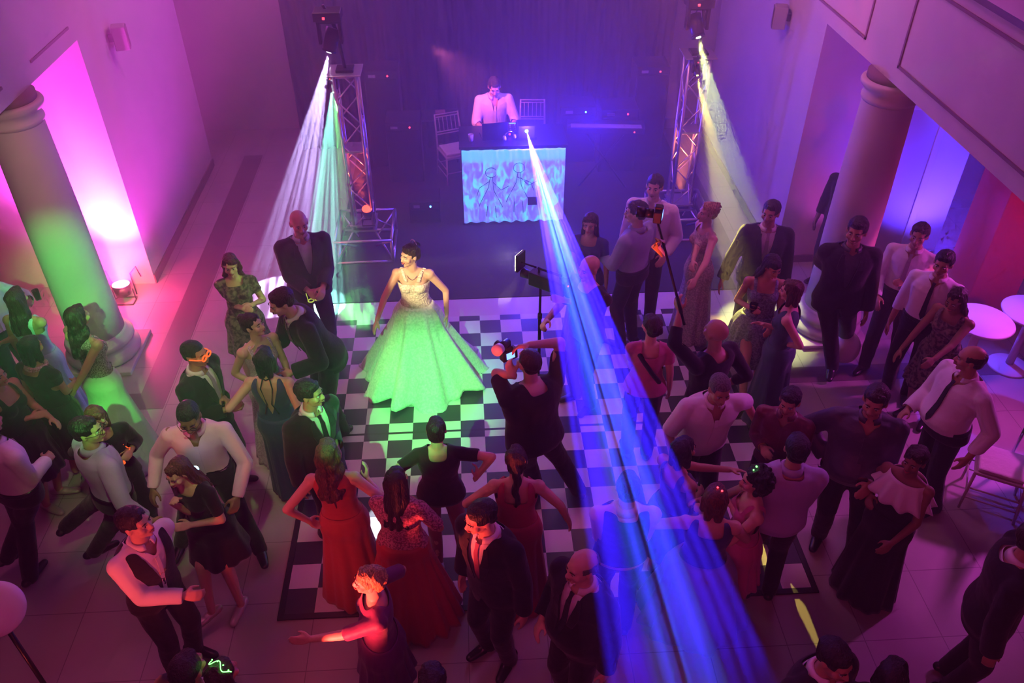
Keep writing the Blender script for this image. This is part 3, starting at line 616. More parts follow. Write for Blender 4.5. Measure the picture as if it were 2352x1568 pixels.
def hand_parts(W, d, nrm, right, curl, k=1.0, spread=.10, _c=.72):
    """palm, four jointed fingers of different lengths and a thumb from the side of the palm"""
    d = d/np.linalg.norm(d); nrm = nrm-d*(nrm@d); nrm = nrm/max(np.linalg.norm(nrm), 1e-6); s = np.cross(d, nrm)*(1 if right else -1)   # s: towards the thumb
    curl *= _c
    P = [capsule(W-d*.01, W+d*.035, .024*k, .030*k, 12, ey=.62, up=nrm), capsule(W+d*.03+s*.018*k, W+d*.078+s*.024*k, .017*k, .015*k, 10), capsule(W+d*.03-s*.016*k, W+d*.070-s*.026*k, .016*k, .014*k, 10), capsule(W+d*.03, W+d*.078, .017*k, .015*k, 10)]
    for i, (o, L) in enumerate(((.030, .070), (.010, .080), (-.010, .074), (-.029, .058))):
        b = W+d*(.082-abs(o)*.22)*k+s*o*k; base = d+s*o*spread*2.2; base /= np.linalg.norm(base); L *= k; A = 0
        for j, f in enumerate((.44, .31, .25)):
            A += curl*(.5, .8, .6)[j]*(1+.09*i); dn = base*math.cos(A)+nrm*math.sin(A)
            e = b+dn*L*f; P.append(capsule(b, e, (.0092-.0006*j)*k, (.0088-.0008*j)*k, 8, 2)); b = e
    n0 = nrm
    t0 = W+d*.022*k+s*.022*k; t1 = t0+(d*.55+s*.75+n0*(.25+.4*curl))*.034*k; t2 = t1+(d*.85+s*(.35-.3*curl)+n0*(.3+.5*curl))*.030*k; t3 = t2+(d*.9-s*.1*curl+n0*.4*curl)*.022*k
    P += [capsule(t0, t1, .015*k, .0115*k, 9), capsule(t1, t2, .0112*k, .0100*k, 9), capsule(t2, t3, .0100*k, .0085*k, 9)]
    return P

SEC_M = [(.84, .150, .098, 0), (.90, .168, .112, -.006), (.98, .160, .108, 0), (1.06, .150, .102, .004), (1.14, .150, .104, .004), (1.23, .165, .112, 0), (1.31, .178, .114, -.004), (1.37, .172, .102, -.010), (1.415, .135, .082, -.014), (1.45, .075, .062, -.008)]
SEC_W = [(.84, .158, .100, 0), (.90, .176, .120, -.010), (.98, .160, .108, 0), (1.06, .130, .092, .004), (1.14, .124, .088, .004), (1.23, .142, .098, 0), (1.31, .152, .100, -.004), (1.37, .148, .090, -.010), (1.415, .112, .072, -.012), (1.45, .062, .054, -.006)]
def tdepth(sec, z, x, off):
    zz = [s[0] for s in sec]; hw = np.interp(z, zz, [s[1] for s in sec])+off; hd = np.interp(z, zz, [s[2] for s in sec])+off; y0 = np.interp(z, zz, [s[3] for s in sec])
    return y0+hd*np.sqrt(np.clip(1-(np.asarray(x)/hw)**2, 0, 1))
def torso(sec, off, z0, z1, wide, flare=0, n=28, belly=0):
    Rg = []; th = np.linspace(0, 2*math.pi, n, endpoint=False)
    zs = sorted(set([z0, z1]+[s[0] for s in sec if z0 < s[0] < z1]+list(np.linspace(z0, z1, 8))))
    for z in zs:
        zz = [s[0] for s in sec]; hw = np.interp(z, zz, [s[1] for s in sec])*wide+off; hd = np.interp(z, zz, [s[2] for s in sec])*(.4+.6*wide)+off; y0 = np.interp(z, zz, [s[3] for s in sec])
        if flare and z < 1.05: hw += flare*(1.05-z)/.25; hd += flare*(1.05-z)/.25
        hd += belly*math.exp(-((z-1.04)/.12)**2); y0 += belly*.7*math.exp(-((z-1.04)/.12)**2)
        Rg.append(np.stack([np.cos(th)*hw, y0+np.sin(th)*hd, np.full(n, z)], 1))
    return rings(Rg)

PEOPLE_COUNT = [0]
def person(label, px, py, H=1.7, F=0, sex='M', build=1.0, skin='skin_light', hair=('short', 'h_dark'), wear=(), hf=None, tilt=10, roll=0, lean=(0, 0), larm='down', rarm='down',
           belly=0, feet=None, group=None, glasses=None, face=True, extras=None, pos=None, stance=.0, fade=None):
    """px, py: where the photograph shows the top of the head"""
    tilt = tilt*.75-7; PEOPLE_COUNT[0] += 1; seed = PEOPLE_COUNT[0]; k = H/1.72; fem = sex == 'W'; sec = SEC_W if fem else SEC_M; rz = R_(F+180)
    Rz = rotm('Z', F+180); hf = F if hf is None else hf
    Lr = rotm('Y', lean[1])@rotm('X', -lean[0]); PV = B0([0, 0, .95])
    U = lambda p: (np.asarray(p, float)-PV)@Lr.T+PV
    Ui = lambda p: (np.asarray(p, float)-PV)@Lr+PV
    neck = U((0, 0, 1.46)); Hr = rotm('Z', (hf-F))@rotm('Y', roll)@rotm('X', -tilt); 
    if lean[0] > 15: Hr = rotm('Z', hf-F)@rotm('X', -tilt-lean[0]*.4)
    hs = (.96 if fem else 1.0); hc = U((0, 0, 1.50))+Hr@B0([0, .018, .108*hs])
    topl = hc+Hr@B0([0, -.01, .117*hs]); topl = B0([topl[0], topl[1], hc[2]+.118*hs])
    if pos is None:
        g = at(px, py, topl[2]*k); off = Rz@(topl*k); g = g-B0([off[0], off[1], 0])
    else: g = B0([pos[0], pos[1], 0])
    g = B0([g[0], g[1], fade or 0.0])
    root = empty('person', (g[0], g[1], g[2]), rz, label, 'person', group)
    def loc(wx, wy, z): return Rz.T@(at(wx, wy, z)-g)/k
    sw = (.158 if fem else .182)*(.55+.45*build)
    # ---- arms
    arms = {}
    for side, sg, spec in (('L', -1, larm), ('R', 1, rarm)):
        S = U((sg*sw, -.012, 1.368)); hint = B0([sg*.45, -.8, -.35]); curl = .5; pn = None; hd = None
        named = dict(down=(sg*(sw+.075), .03, .83), front=(sg*.04, .25, 1.02), belly=(sg*.10, .27, 1.05), chest=(sg*.05, .26, 1.20), hip=(sg*.20, .06, 1.0), fwd=(sg*.20, .36, 1.08), pocket=(sg*.22, .04, .90), face=(sg*.05, .20, 1.43))
        if isinstance(spec, str): W = B0(named[spec], float); W = W if spec in ('down', 'pocket') else U(W)
        else:
            sp_ = dict(spec) if isinstance(spec, dict) else dict(p=spec); curl = sp_.get('curl', .5)
            W = B0(loc(*sp_['p'])) if 'p' in sp_ else U(B0(sp_['l'], float))
            if 'hint' in sp_: hint = B0(sp_['hint'], float)
            pn = sp_.get('palm'); hd = sp_.get('dir')
        E_, W = ik(S, W, .295 if not fem else .275, .25 if not fem else .235, hint)
        d = (W-E_)/np.linalg.norm(W-E_)
        if hd is not None: d = B0(hd, float)/np.linalg.norm(hd)
        pn = B0(pn, float) if pn is not None else (B0([-sg, 0, 0.]) if abs(d[2]) > .75 else B0([-sg*.6, -.2, -.6]))
        arms[side] = (S, E_, W, d, pn, curl, sg)
    # ---- legs
    legs = {}
    for i, (side, sg) in enumerate((('L', -1), ('R', 1))):
        hip = B0([sg*.088, 0, .90]); A = B0([sg*(.10+stance), -.02, .085]); fd = B0([sg*.25, 1, 0])
        if feet and feet[i]: q = loc(feet[i][0], feet[i][1], .05); A = B0([q[0], q[1], .085+(feet[i][2] if len(feet[i]) > 2 else 0)])
        L = np.linalg.norm(A-hip)
        if L > .83: A = hip+(A-hip)*.83/L; A[2] = max(A[2], .085)
        K, A = ik(hip, A, .42, .415, B0([sg*.12, 1, .0])); legs[side] = (hip, K, A, fd/np.linalg.norm(fd))
    # ---- body: one continuous skin
    sl = .92 if fem else 1.0; bo = -.014
    P = [(U(torso(sec, bo, .86, 1.45, build, belly=belly*.8)[0]), torso(sec, bo, .86, 1.45, build)[1])]
    P.append(capsule(U((0, -.012, 1.40)), U((0, .0, 1.47)), .060*sl, .054*sl)); P.append(capsule(U((0, -.004, 1.45)), hc+Hr@B0([0, -.012, -.05]), .056*sl, .052*sl))
    P += [xf(h_, Hr*hs, hc) for h_ in head_parts(fem)]
    for sg in (-1, 1): P.append(capsule(U((sg*.035, -.012, 1.425)), U((sg*sw*.95, -.012, 1.375)), .030, .040, 12))
    if fem:
        for s in (-1, 1): P.append((U(ellip((s*.065, .062, 1.262), (.062, .058, .060))[0]), ellip((0, 0, 0), (1, 1, 1))[1]))
    for sd, (S, E_, W, d, pn, curl, sg) in arms.items():
        f = (.9 if fem else 1.0)*(.75+.25*build)
        P += [ellip(S, (.060*f, .058*f, .060*f)), capsule(S, E_, .050*f, .039*f), capsule(E_, W, .038*f, .0265*f), capsule(E_+(W-E_)*.1, E_+(W-E_)*.45, .039*f, .034*f)]
        P += hand_parts(W, d, pn, sd == 'R', curl, .96 if fem else 1.04)
    for sd, (hp, K, A, fd) in legs.items():
        f = .97*(.8+.2*build)
        P += [capsule(hp, K, .082*f, .056*f), capsule(K, A, .052*f, .036*f), capsule(K+(A-K)*.12+B0([0, -.014, 0]), K+(A-K)*.5+B0([0, -.012, 0]), .050*f, .040*f), capsule(A+B0([0, 0, -.03]), A+fd*.13+B0([0, 0, -.055]), .034, .026, ey=.8)]
    me = blob(P, .0085, 3)
    V = getv(me); Nn = getn(me)
    hl = ((V-hc)@Hr)/hs                                    # head frame
    for s in (-1, 1):                                      # eye sockets
        q = hl-B0([s*.030, .090, .007]); w_ = np.exp(-(q[:, 0]/.017)**2-(q[:, 2]/.011)**2-(q[:, 1]/.035)**2); V -= (w_*.010)[:, None]*(Hr@B0([0, 1, 0]))
    q = hl-B0([0, .098, -.058]); w_ = np.exp(-(q[:, 0]/.024)**2-(q[:, 2]/.0035)**2-(q[:, 1]/.03)**2); V -= (w_*.005)[:, None]*(Hr@B0([0, 1, 0]))
    if fade is None: V[:, 2] = np.maximum(V[:, 2], .012)
    setv(me, V*k); put('body', me, skin, root)
    S_ = lambda me: (setv(me, getv(me)*k), me)[1]
    # ---- face
    def headput(name, parts, m, vox=None, smooth=True):
        b = MB(); [b.add(p) for p in parts]; V = (np.asarray(b.V)*hs)@Hr.T+hc
        o = raw(name, V*k, b.F, m, root, smooth); return o
    front = -CFW@(Rz@(Hr@B0([0, 1, 0])))
    if face and front > -.45:
        for s in (-1, 1):
            headput('eye', [ellip((s*.030, .0755, .006), (.0135, .0115, .0085), n=14, k=9)], 'eye'); headput('iris', [ellip((s*.030, .0850, .0045), (.0058, .0035, .0062), n=12, k=8)], 'iris')
            headput('eyebrow', [path([(s*.013, .0935, .0255), (s*.030, .0925, .0315), (s*.048, .0795, .0245)], [.0030, .0042, .0018], 6)], hair[1] if hair[1] not in ('h_blond', 'h_grey') else 'h_brown')
        sm = .004 if glasses != 'smile' else .009
        headput('lips', [path([(-.025, .0905, -.055+sm), (-.010, .1010, -.0525), (0, .1025, -.0545), (.010, .1010, -.0525), (.025, .0905, -.055+sm)], [.0022, .0042, .0036, .0042, .0022], 8), path([(-.024, .0900, -.057+sm), (0, .1005, -.0635), (.024, .0900, -.057+sm)], [.002, .0056, .002], 8)], 'lips' if fem else M['lips_m'])
        if glasses == 'smile': headput('teeth', [path([(-.018, .0925, -.0545), (0, .1015, -.0590), (.018, .0925, -.0545)], [.002, .0045, .002], 8)], 'teeth')
    if glasses in ('clear', 'orange', 'white'):
        q = {'clear': ('blkmetal', .0022), 'orange': ('g_orange', .0065), 'white': ('white', .004)}[glasses]; rr = .019 if glasses != 'orange' else .027; G = []
        for s in (-1, 1):
            G.append(path([(s*.032+rr*math.cos(a), .105-abs(s*.0)+.0, .004+rr*.85*math.sin(a)) for a in np.linspace(0, 2*math.pi, 20)], q[1], 8)); G.append(path([(s*(.032+rr), .104, .006), (s*.078, .06, .006), (s*.083, .0, .002)], q[1]*.8, 6))
        G.append(path([(-.032+rr, .106, .006), (0, .112, .009), (.032-rr, .106, .006)], q[1], 6)); o = headput('glasses', G, q[0])
    # ---- hair
    hk, hm = hair
    def hblob(parts, vox, m, fn=None, amp=.006, fr=60, stretch=(1, 1, .22), sm=2, name='hair'):
        me = blob(parts, vox, sm); V = getv(me); N_ = getn(me); n = snoise(V*B0(stretch), fr, seed, 4)
        V = V+N_*(n*amp)[:, None]; setv(me, V)
        if fn: cut(me, fn, 3)
        V = getv(me); V = (V*hs)@Hr.T+hc; setv(me, V*k); return put(name, me, m, root)
    cap = [ellip((0, -.022, .040), (.084, .102, .088), n=24, k=16)]
    def hairline(lo, fr_):
        def fn(C):
            x, y, z = C[:, 0], C[:, 1], C[:, 2]; lim = np.where(y > .045, .058+fr_, np.where(y > .0, .02+lo*.5, -.052+lo)); return (z < lim)
        return fn
    if hk == 'short': hblob(cap+[ellip((0, -.055, -.01), (.070, .052, .062)), ellip((0, .030, .088), (.055, .045, .030))], .007, hm, lambda C: (C[:, 2] < np.where(C[:, 1] > .052, .062, np.where(C[:, 1] > .012, .012, -.062))), .0035, 90, (1, 1, 1))
    if hk == 'crop': hblob([ellip((0, -.018, .037), (.080, .099, .087), n=24, k=16), ellip((0, -.050, -.008), (.070, .050, .055))], .007, hm, lambda C: (C[:, 2] < np.where(C[:, 1] > .050, .066, np.where(C[:, 1] > .012, .016, -.050))), .0015, 120, (1, 1, 1))
    if hk == 'balding': hblob([ellip((0, -.018, .030), (.081, .098, .080), n=24, k=16), ellip((0, -.055, -.01), (.072, .048, .055))], .007, hm, lambda C: (C[:, 2] < np.where(C[:, 1] > .012, .012, -.055)) | ((C[:, 2] > .062) & (C[:, 1] > -.078)) | ((C[:, 1] > .035)), .002, 120, (1, 1, 1))
    if hk in ('long', 'longwavy', 'longstraight', 'bob', 'ponytail', 'updo', 'bun', 'curlyup', 'curly', 'bangs'):
        base = cap+[ellip((0, -.060, -.005), (.074, .055, .070)), ellip((0, .022, .090), (.060, .055, .030))]
        if hk == 'bangs': base.append(ellip((0, .060, .070), (.052, .030, .030)))
        lim = lambda C: (C[:, 1] > .030) & (C[:, 2] < .062-np.abs(C[:, 0])*.35) if hk != 'bangs' else (C[:, 1] > .035) & (C[:, 2] < .045)
        if hk in ('long', 'longwavy', 'longstraight', 'bangs'):
            wv = .016 if hk == 'longwavy' else .004; Ln = {'long': 9, 'longwavy': 10, 'longstraight': 11, 'bangs': 8}[hk]
            for s, y0, r0 in ((-.055, -.045, .036), (.055, -.045, .036), (-.02, -.075, .040), (.022, -.075, .040), (-.074, -.010, .022), (.074, -.010, .022)):
                pr = B0([s, y0, .02])
                for j in range(Ln):
                    nx = B0([s*(1.0+.05*j)+wv*math.sin(j*1.7+s*40), y0-.006*j-(.012 if j > 3 else 0)+wv*.6*math.cos(j*1.9+s*30), .02-.038*(j+1)]); base.append(capsule(pr, nx, r0*(1-.03*j), r0*(1-.03*(j+1)), 10)); pr = nx
            hb = hblob(base, .0085, hm, lim, .007, 75)
        elif hk == 'bob':
            for s in (-1, 1): base += [capsule((s*.062, -.02, .02), (s*.066, .0, -.12), .036, .028), capsule((s*.03, -.065, .0), (s*.035, -.065, -.13), .042, .032)]
            hblob(base, .0085, hm, lim, .006, 75)
        elif hk == 'ponytail':
            base.append(ellip((0, -.115, .03), (.030, .028, .030))); pr = B0([0, -.125, .02])
            for j in range(9):
                nx = B0([.012*math.sin(j*1.2), -.14-.004*j, -.02-.036*j]); base.append(capsule(pr, nx, .034-.0015*j, .033-.0020*j, 10)); pr = nx
            hblob(base, .0085, hm, lim, .007, 75)
        elif hk == 'bun': base.append(ellip((0, -.085, .085), (.045, .045, .040))); hblob(base, .0085, hm, lim, .005, 75)
        elif hk == 'updo':
            for j in range(9): a = j*.7; base.append(ellip((.035*math.cos(a), -.09+.012*math.sin(a*2), .02+.038*math.sin(a)), (.030, .030, .026)))
            hblob(base, .0085, hm, lim, .008, 70, (1, 1, .6))
        elif hk in ('curlyup', 'curly'):
            r = np.random.RandomState(seed)
            for j in range(60 if hk == 'curly' else 34):
                v = r.randn(3); v /= np.linalg.norm(v)
                if hk == 'curly':
                    if v[1] > .45 and v[2] < .5: v[1] = -v[1]
                    base.append(ellip(B0([0, -.03, .01])+v*B0([.105, .105, .115]), (.026, .026, .026), n=8, k=6))
                else: base.append(ellip(B0([0, -.10, .05])+v*B0([.050, .040, .060]), (.018, .018, .018), n=8, k=6))
            hblob(base, .0085, hm, lim, .007, 95, (1, 1, 1), sm=1)
    # ---- clothing
    sec_ = sec
    def sleeves(off, length, slim=1.0, P=None, cuff=0):
        for sd, (S, E_, W, d, pn, curl, sg) in arms.items():
            f = (.9 if fem else 1.0)*(.75+.25*build); P.append(ellip(S+B0([0, 0, .0]), (.058*f+off*.8, .056*f+off*.8, .054*f+off*.6)))
            if length <= 1: P.append(capsule(S, S+(E_-S)*length, .052*f+off, .046*f+off+cuff))
            else:
                P.append(capsule(S, E_, .052*f+off, .043*f+off)); P.append(capsule(E_, E_+(W-E_)*(length-1), .043*f+off, .034*f+off+cuff))
    def garment(name, m, off, z0, z1=1.44, slv=2.0, flare=0, fn=None, amp=.004, fr=14, cuff=0, vox=.0115, slim=1, tail=None, bell=None):
        tv = torso(sec_, off, z0, z1, build, flare, belly=belly); P = [(U(tv[0]), tv[1])]
        if fem and z1 > 1.3:
            for s in (-1, 1): e_ = ellip((s*.065, .064, 1.262), (.064+off, .058+off, .060+off)); P.append((U(e_[0]), e_[1]))
        if slv or off > .02:
            for sg in (-1, 1): P.append(capsule(U((sg*.045, -.012, 1.425-.5*off)), U((sg*sw*.95, -.012, 1.382)), .030+off, .040+off*.9, 12))
        if slv: sleeves(off, slv, slim, P, cuff)
        me = blob(P, vox, 3); V = getv(me); N_ = getn(me); V += N_*(snoise(V*B0([1, 1, .6]), fr, seed+5, 4)*amp)[:, None]; setv(me, V)
        if fn:
            base_fn = fn
            def f2(C):
                c = Ui(C); return base_fn(c)
            cut(me, f2)
        # open ends: sleeve mouths and hem
        ends = []
        if slv and slv > 1:
            for sd, (S, E_, W, d, pn, curl, sg) in arms.items():
                c = E_+(W-E_)*(slv-1); ends.append((c, (W-E_)/np.linalg.norm(W-E_)))
        elif slv:
            for sd, (S, E_, W, d, pn, curl, sg) in arms.items(): c = S+(E_-S)*slv; ends.append((c, (E_-S)/np.linalg.norm(E_-S)))
        if ends: cut(me, lambda C: np.any([((C-c)@a > 0) & (np.linalg.norm(C-c, axis=1) < .09) for c, a in ends], axis=0), 6)
        cut(me, lambda C: Ui(C)[:, 2] < z0+.014, 6)
        S_(me); o = put(name, me, m, root); return o
    def neckcut(front_z, w_, back_z=1.43, top=1.455):
        def fn(c):
            x, y, z = np.abs(c[:, 0]), c[:, 1], c[:, 2]; return ((y > 0) & (z > front_z) & (x < w_*(z-front_z)/(1.44-front_z)+.004) & (z < 1.6)) | ((z > back_z) & (x < .075)) | ((z > top-.03) & (x < .07))
        return fn
    def bodystrip(name, m, pts, off, width, thick=.004):
        """flat band lying on the chest: pts (x, z, width)"""
        V = []; F = []
        for (x, z, wd) in pts:
            for s in (-1, 1):
                for t in (0, thick):
                    xx = x+s*wd; V.append((xx, tdepth([(a, b_*build, c_*(.4+.6*build), d_) for a, b_, c_, d_ in sec_], z, min(abs(xx), .12), off)+belly*1.6*math.exp(-((z-1.04)/.12)**2)*.95+t, z))
        for i in range(len(pts)-1):
            a = i*4; b_ = a+4; F += [(a+1, a+3, b_+3, b_+1), (a, b_, b_+2, a+2), (a, a+1, b_+1, b_), (a+2, b_+2, b_+3, a+3)]
        F += [(0, 2, 3, 1), (len(V)-4, len(V)-3, len(V)-1, len(V)-2)]
        return raw(name, U(V)*k, F, m, root, False)
    def collar(m, r=.062, open_=.35):
        th = np.linspace(math.pi/2+open_, math.pi/2+2*math.pi-open_, 22); V = []; F = []
        for a in th:
            for rr, z, q in ((r, 1.425, 0), (r-.004, 1.475-.02*abs(math.sin((a-math.pi*1.5)/2)), 0), (r+.006, 1.478-.02*abs(math.sin((a-math.pi*1.5)/2)), 0), (r+.024, 1.430, 0)): V.append((rr*math.cos(a), rr*1.05*math.sin(a)-.004, z))
        for i in range(len(th)-1):
            for j in range(3): F.append((i*4+j, (i+1)*4+j, (i+1)*4+j+1, i*4+j+1))
        o = raw('collar', U(V)*k, F, m, root); s = o.modifiers.new('t', 'SOLIDIFY'); s.thickness = .004; return o
    def trousers(m, fitted=False, top=.97, off=.006):
        tv = torso(sec_, off, .86, top, build, belly=belly*.5); P = [tv]
        f = (.8+.2*build)*(1 if not fitted else .9)
        for sd, (hp, K, A, fd) in legs.items():
            end = A+B0([0, 0, -.035]); P += [capsule(hp, K, .098*f, .074*f), capsule(K, end, .074*f, (.062 if not fitted else .046)*f)]
        me = blob(P, .0125, 3); V = getv(me); N_ = getn(me); V += N_*(snoise(V*B0([1, 1, .8]), 16, seed+9, 4)*.005)[:, None]; V[:, 2] = np.maximum(V[:, 2], .02); setv(me, V); S_(me); return put('trousers', me, m, root)
    def skirt(m, z0, hem, rx0, rx1, pleats=14, amp=.02, name='skirt', hemc=(0, 0), ry=.85, prof=1.0, n=96, scallop=0, ry0=.72, train=None, sm=1, mb=None, bot=None):
        Rg = []; th = np.linspace(0, 2*math.pi, n, endpoint=False); rr = np.random.RandomState(seed); ph = rr.rand()*6
        for i in range(26):
            t = i/25; z = z0+(hem-z0)*t; e = t**prof; hipb = .028*math.exp(-((z-.90)/.09)**2)
            rx = rx0+(rx1-rx0)*e+hipb; ryy = (rx0*ry0+(rx1*ry-rx0*ry0)*e+hipb)
            w_ = 1+(amp/rx)*t*(np.sin(th*pleats+ph+1.5*np.sin(th*3+ph)*t)+.45*np.sin(th*pleats*1.9+2*ph))
            tr = np.zeros(n)
            if train: tr = train[0]*e**2*np.exp(-((np.angle(np.exp(1j*(th-train[1]))))/train[2])**2)
            zz = z+scallop*t**6*np.sin(th*pleats*.5+ph)*.5
            Rg.append(np.stack([np.cos(th)*(rx*w_+tr)+hemc[0]*e, np.sin(th)*(ryy*w_+tr)+hemc[1]*e, np.full(n, 0)+zz], 1))
        V, F = rings(Rg, False); V = np.asarray(V)
        up = V[:, 2] > .95; V[up] = U(V[up]); V[:, 2] = np.maximum(V[:, 2], .006)
        o = raw(name, V*k, F, m, root); s = o.modifiers.new('t', 'SOLIDIFY'); s.thickness = .006; s.offset = -1; return o
    def shoes(m='shoe', heel=False):
        for sd, (hp, K, A, fd) in legs.items():
            b = B0([A[0], A[1], A[2]-.085]); P = [capsule(b+fd*-.055+B0([0, 0, .042]), b+fd*.05+B0([0, 0, .038]), .040, .042, ey=.85), capsule(b+fd*.05+B0([0, 0, .034]), b+fd*.165+B0([0, 0, .028]), .046, .034, ey=.7)]
            if heel: P.append(tube(b+fd*-.07+B0([0, 0, .05]), b+fd*-.075+B0([0, 0, .0]), .022, .010))
            me = blob(P, .008, 2); V = getv(me); V[:, 2] = np.maximum(V[:, 2], b[2]+.002 if fade is None else -9); setv(me, V); S_(me); put('shoe', me, m, root)
    LAP = [(.012, 1.10), (.030, 1.18), (.048, 1.28), (.060, 1.36), (.064, 1.42)]
    for it in wear:
        kind, m = it[0], it[1]; o = it[2] if len(it) > 2 else {}
        if kind == 'shirt':
            garment('shirt', m, .012+o.get('loose', 0), o.get('hem', .88), slv=o.get('slv', 2.0), fn=neckcut(o.get('open', 1.36), .045), amp=.004, flare=o.get('flare', 0)); collar(m)
            bodystrip('placket', m, [(0, z, .014) for z in np.linspace(1.02, 1.36, 6)], .0155+o.get('loose', 0), .014, .003)
        elif kind == 'tee': garment('top', m, .013, o.get('hem', .88), slv=o.get('slv', .55), fn=neckcut(o.get('front', 1.39), .075, o.get('back', 1.40)), amp=.005, flare=o.get('flare', .01))
        elif kind == 'under': garment('shirt', m, .006, 1.0, slv=0, fn=neckcut(1.40, .035), amp=0); collar(m)
        elif kind == 'jacket':
            zt = o.get('v', 1.10)
            def fn(c, zt=zt):
                x, y, z = np.abs(c[:, 0]), c[:, 1], c[:, 2]; return ((y > 0) & (z > zt) & (x < .005+.062*((z-zt)/(1.42-zt))**.8)) | ((y > 0) & (z < .93) & (x < .05*(.93-z)/.12)) | ((z > 1.425) & (x < .07)) | ((z > 1.455) & (x < .12))
            garment('jacket', m, .027, o.get('hem', .80), slv=1.94, flare=.018, fn=fn, amp=.0045, cuff=.004)
            for s in (-1, 1): bodystrip('lapel', m, [(s*(.012+.018), zt+.02, .006), (s*(.026+.030), zt+.10, .022), (s*(.052+.028), 1.30, .030), (s*(.062+.022), 1.37, .020), (s*(.064+.008), 1.42, .012)], .034, 0, .006)
            for q in (zt-.03, zt-.12): pass
        elif kind == 'vest':
            def fn(c):
                x, y, z = np.abs(c[:, 0]), c[:, 1], c[:, 2]; return ((y > 0) & (z > 1.14) & (x < .01+.075*((z-1.14)/.28))) | ((z > 1.41) & (x < .07)) | (x > .150*build) & (z > 1.12) | (z > 1.44)
            garment('vest', m, .024, .92, slv=0, flare=.006, fn=fn, amp=.003)
        elif kind == 'tie':
            w_ = .026; off = o.get('off', .020); bodystrip('tie', m, [(0, 1.425, .016), (0, 1.395, .012), (0, 1.36, .017), (0, 1.2, w_*.8), (0, o.get('end', 1.04)+.04, w_), (0, o.get('end', 1.04), .004)], off, 0, .007)
        elif kind == 'bow':
            V, F = capsule((-.04, 0, 0), (.04, 0, 0), .012, .012, 10, ey=.6); y = tdepth(sec_, 1.41, 0, .02); raw('bow_tie', U(V+B0([0, y, 1.415]))*k, F, m, root)
        elif kind == 'trousers': trousers(m, o.get('fit', False), o.get('top', .97), o.get('off', .006))
        elif kind == 'shoes': shoes(m, o.get('heel', False))
        elif kind == 'dress':
            ft, bt = o.get('front', 1.33), o.get('back', 1.33); st_ = o.get('strap', .0); cutw = o.get('w', .075)
            def fn(c):
                x, y, z = np.abs(c[:, 0]), c[:, 1], c[:, 2]
                lim = np.where(y > 0, ft+(o.get('sweet', 0))*np.abs(np.cos(x*28)), bt+ (o.get('vb', 0)*x/.12)); top_ = z > lim
                if o.get('slv', 0): top_ &= (x < .088)
                if st_: top_ &= ~((x > .085-.0) & (x < .085+st_) & (z < 1.5)) if not o.get('halter') else ~((np.abs(x-.03-.35*np.abs(1.44-z)) < st_*.5))
                if o.get('bib'): top_ &= ~((z < 1.425) & (x < .15) & (y > -.01))
                return top_ | ((z > 1.455) & (x < .12)) 
            slv = o.get('slv', 0)
            garment('bodice', o.get('top', m), .010, o.get('waist', 1.0)-.03, z1=1.43, slv=slv, fn=fn, amp=.002)
            hem = o.get('hem', .01); full = o.get('full', .30)
            skirt(m, o.get('waist', 1.0)+.02, hem, (.140 if fem else .16)*build+.010, full, o.get('pleats', 12), o.get('amp', .016), hemc=o.get('hemc', (0, 0)), prof=o.get('prof', 1.0), ry=o.get('ry', .85), train=o.get('train'), scallop=o.get('scallop', 0))
        elif kind == 'skirt': skirt(m, o.get('waist', 1.04), o.get('hem', .01), .150*build, o.get('full', .3), o.get('pleats', 12), o.get('amp', .016), prof=o.get('prof', 1.0))
        elif kind == 'belt':
            tv = torso(sec_, o.get('off', .021), .985, 1.015, build, belly=belly*.5); raw('belt', np.asarray(tv[0])*k, tv[1], m, root)
    ctx = dict(root=root, k=k, U=U, Hr=Hr, hc=hc, hs=hs, arms=arms, legs=legs, g=g, Rz=Rz, headput=headput, raw=lambda n, V, F, m_: raw(n, np.asarray(V)*k, F, m_, root), loc=loc, bodystrip=bodystrip, sec=sec_)
    ctx['world'] = lambda p: Rz@(np.asarray(p, float)*k)+g
    if extras: extras(ctx)
    return ctx
M['lips_m'] = mat('lips_muted', (.34, .14, .11), .5)

def SUIT(m='suit', sh='shirt', tie='tie_dark', tr=None): return [('under', sh)]+([('tie', tie, {'off': .016, 'end': 1.06})] if tie else [])+[('jacket', m), ('trousers', tr or m), ('shoes', 'shoe')]
def SHIRT(m='shirt', tr='black', tie=None, **o):
    tuck = o.get('hem', .9) > .86; lo = o.get('loose', 0)
    if tuck: o['hem'] = .965
    return [('trousers', tr, dict(off=.019+lo if tuck else .002, top=1.02 if tuck else .95))]+([('belt', 'shoe', dict(off=.022+lo))] if tuck else [])+[ ('shirt', m, o)]+([('tie', tie, {'off': .0215+o.get('loose', 0)})] if tie else [])+[('shoes', 'shoe')]

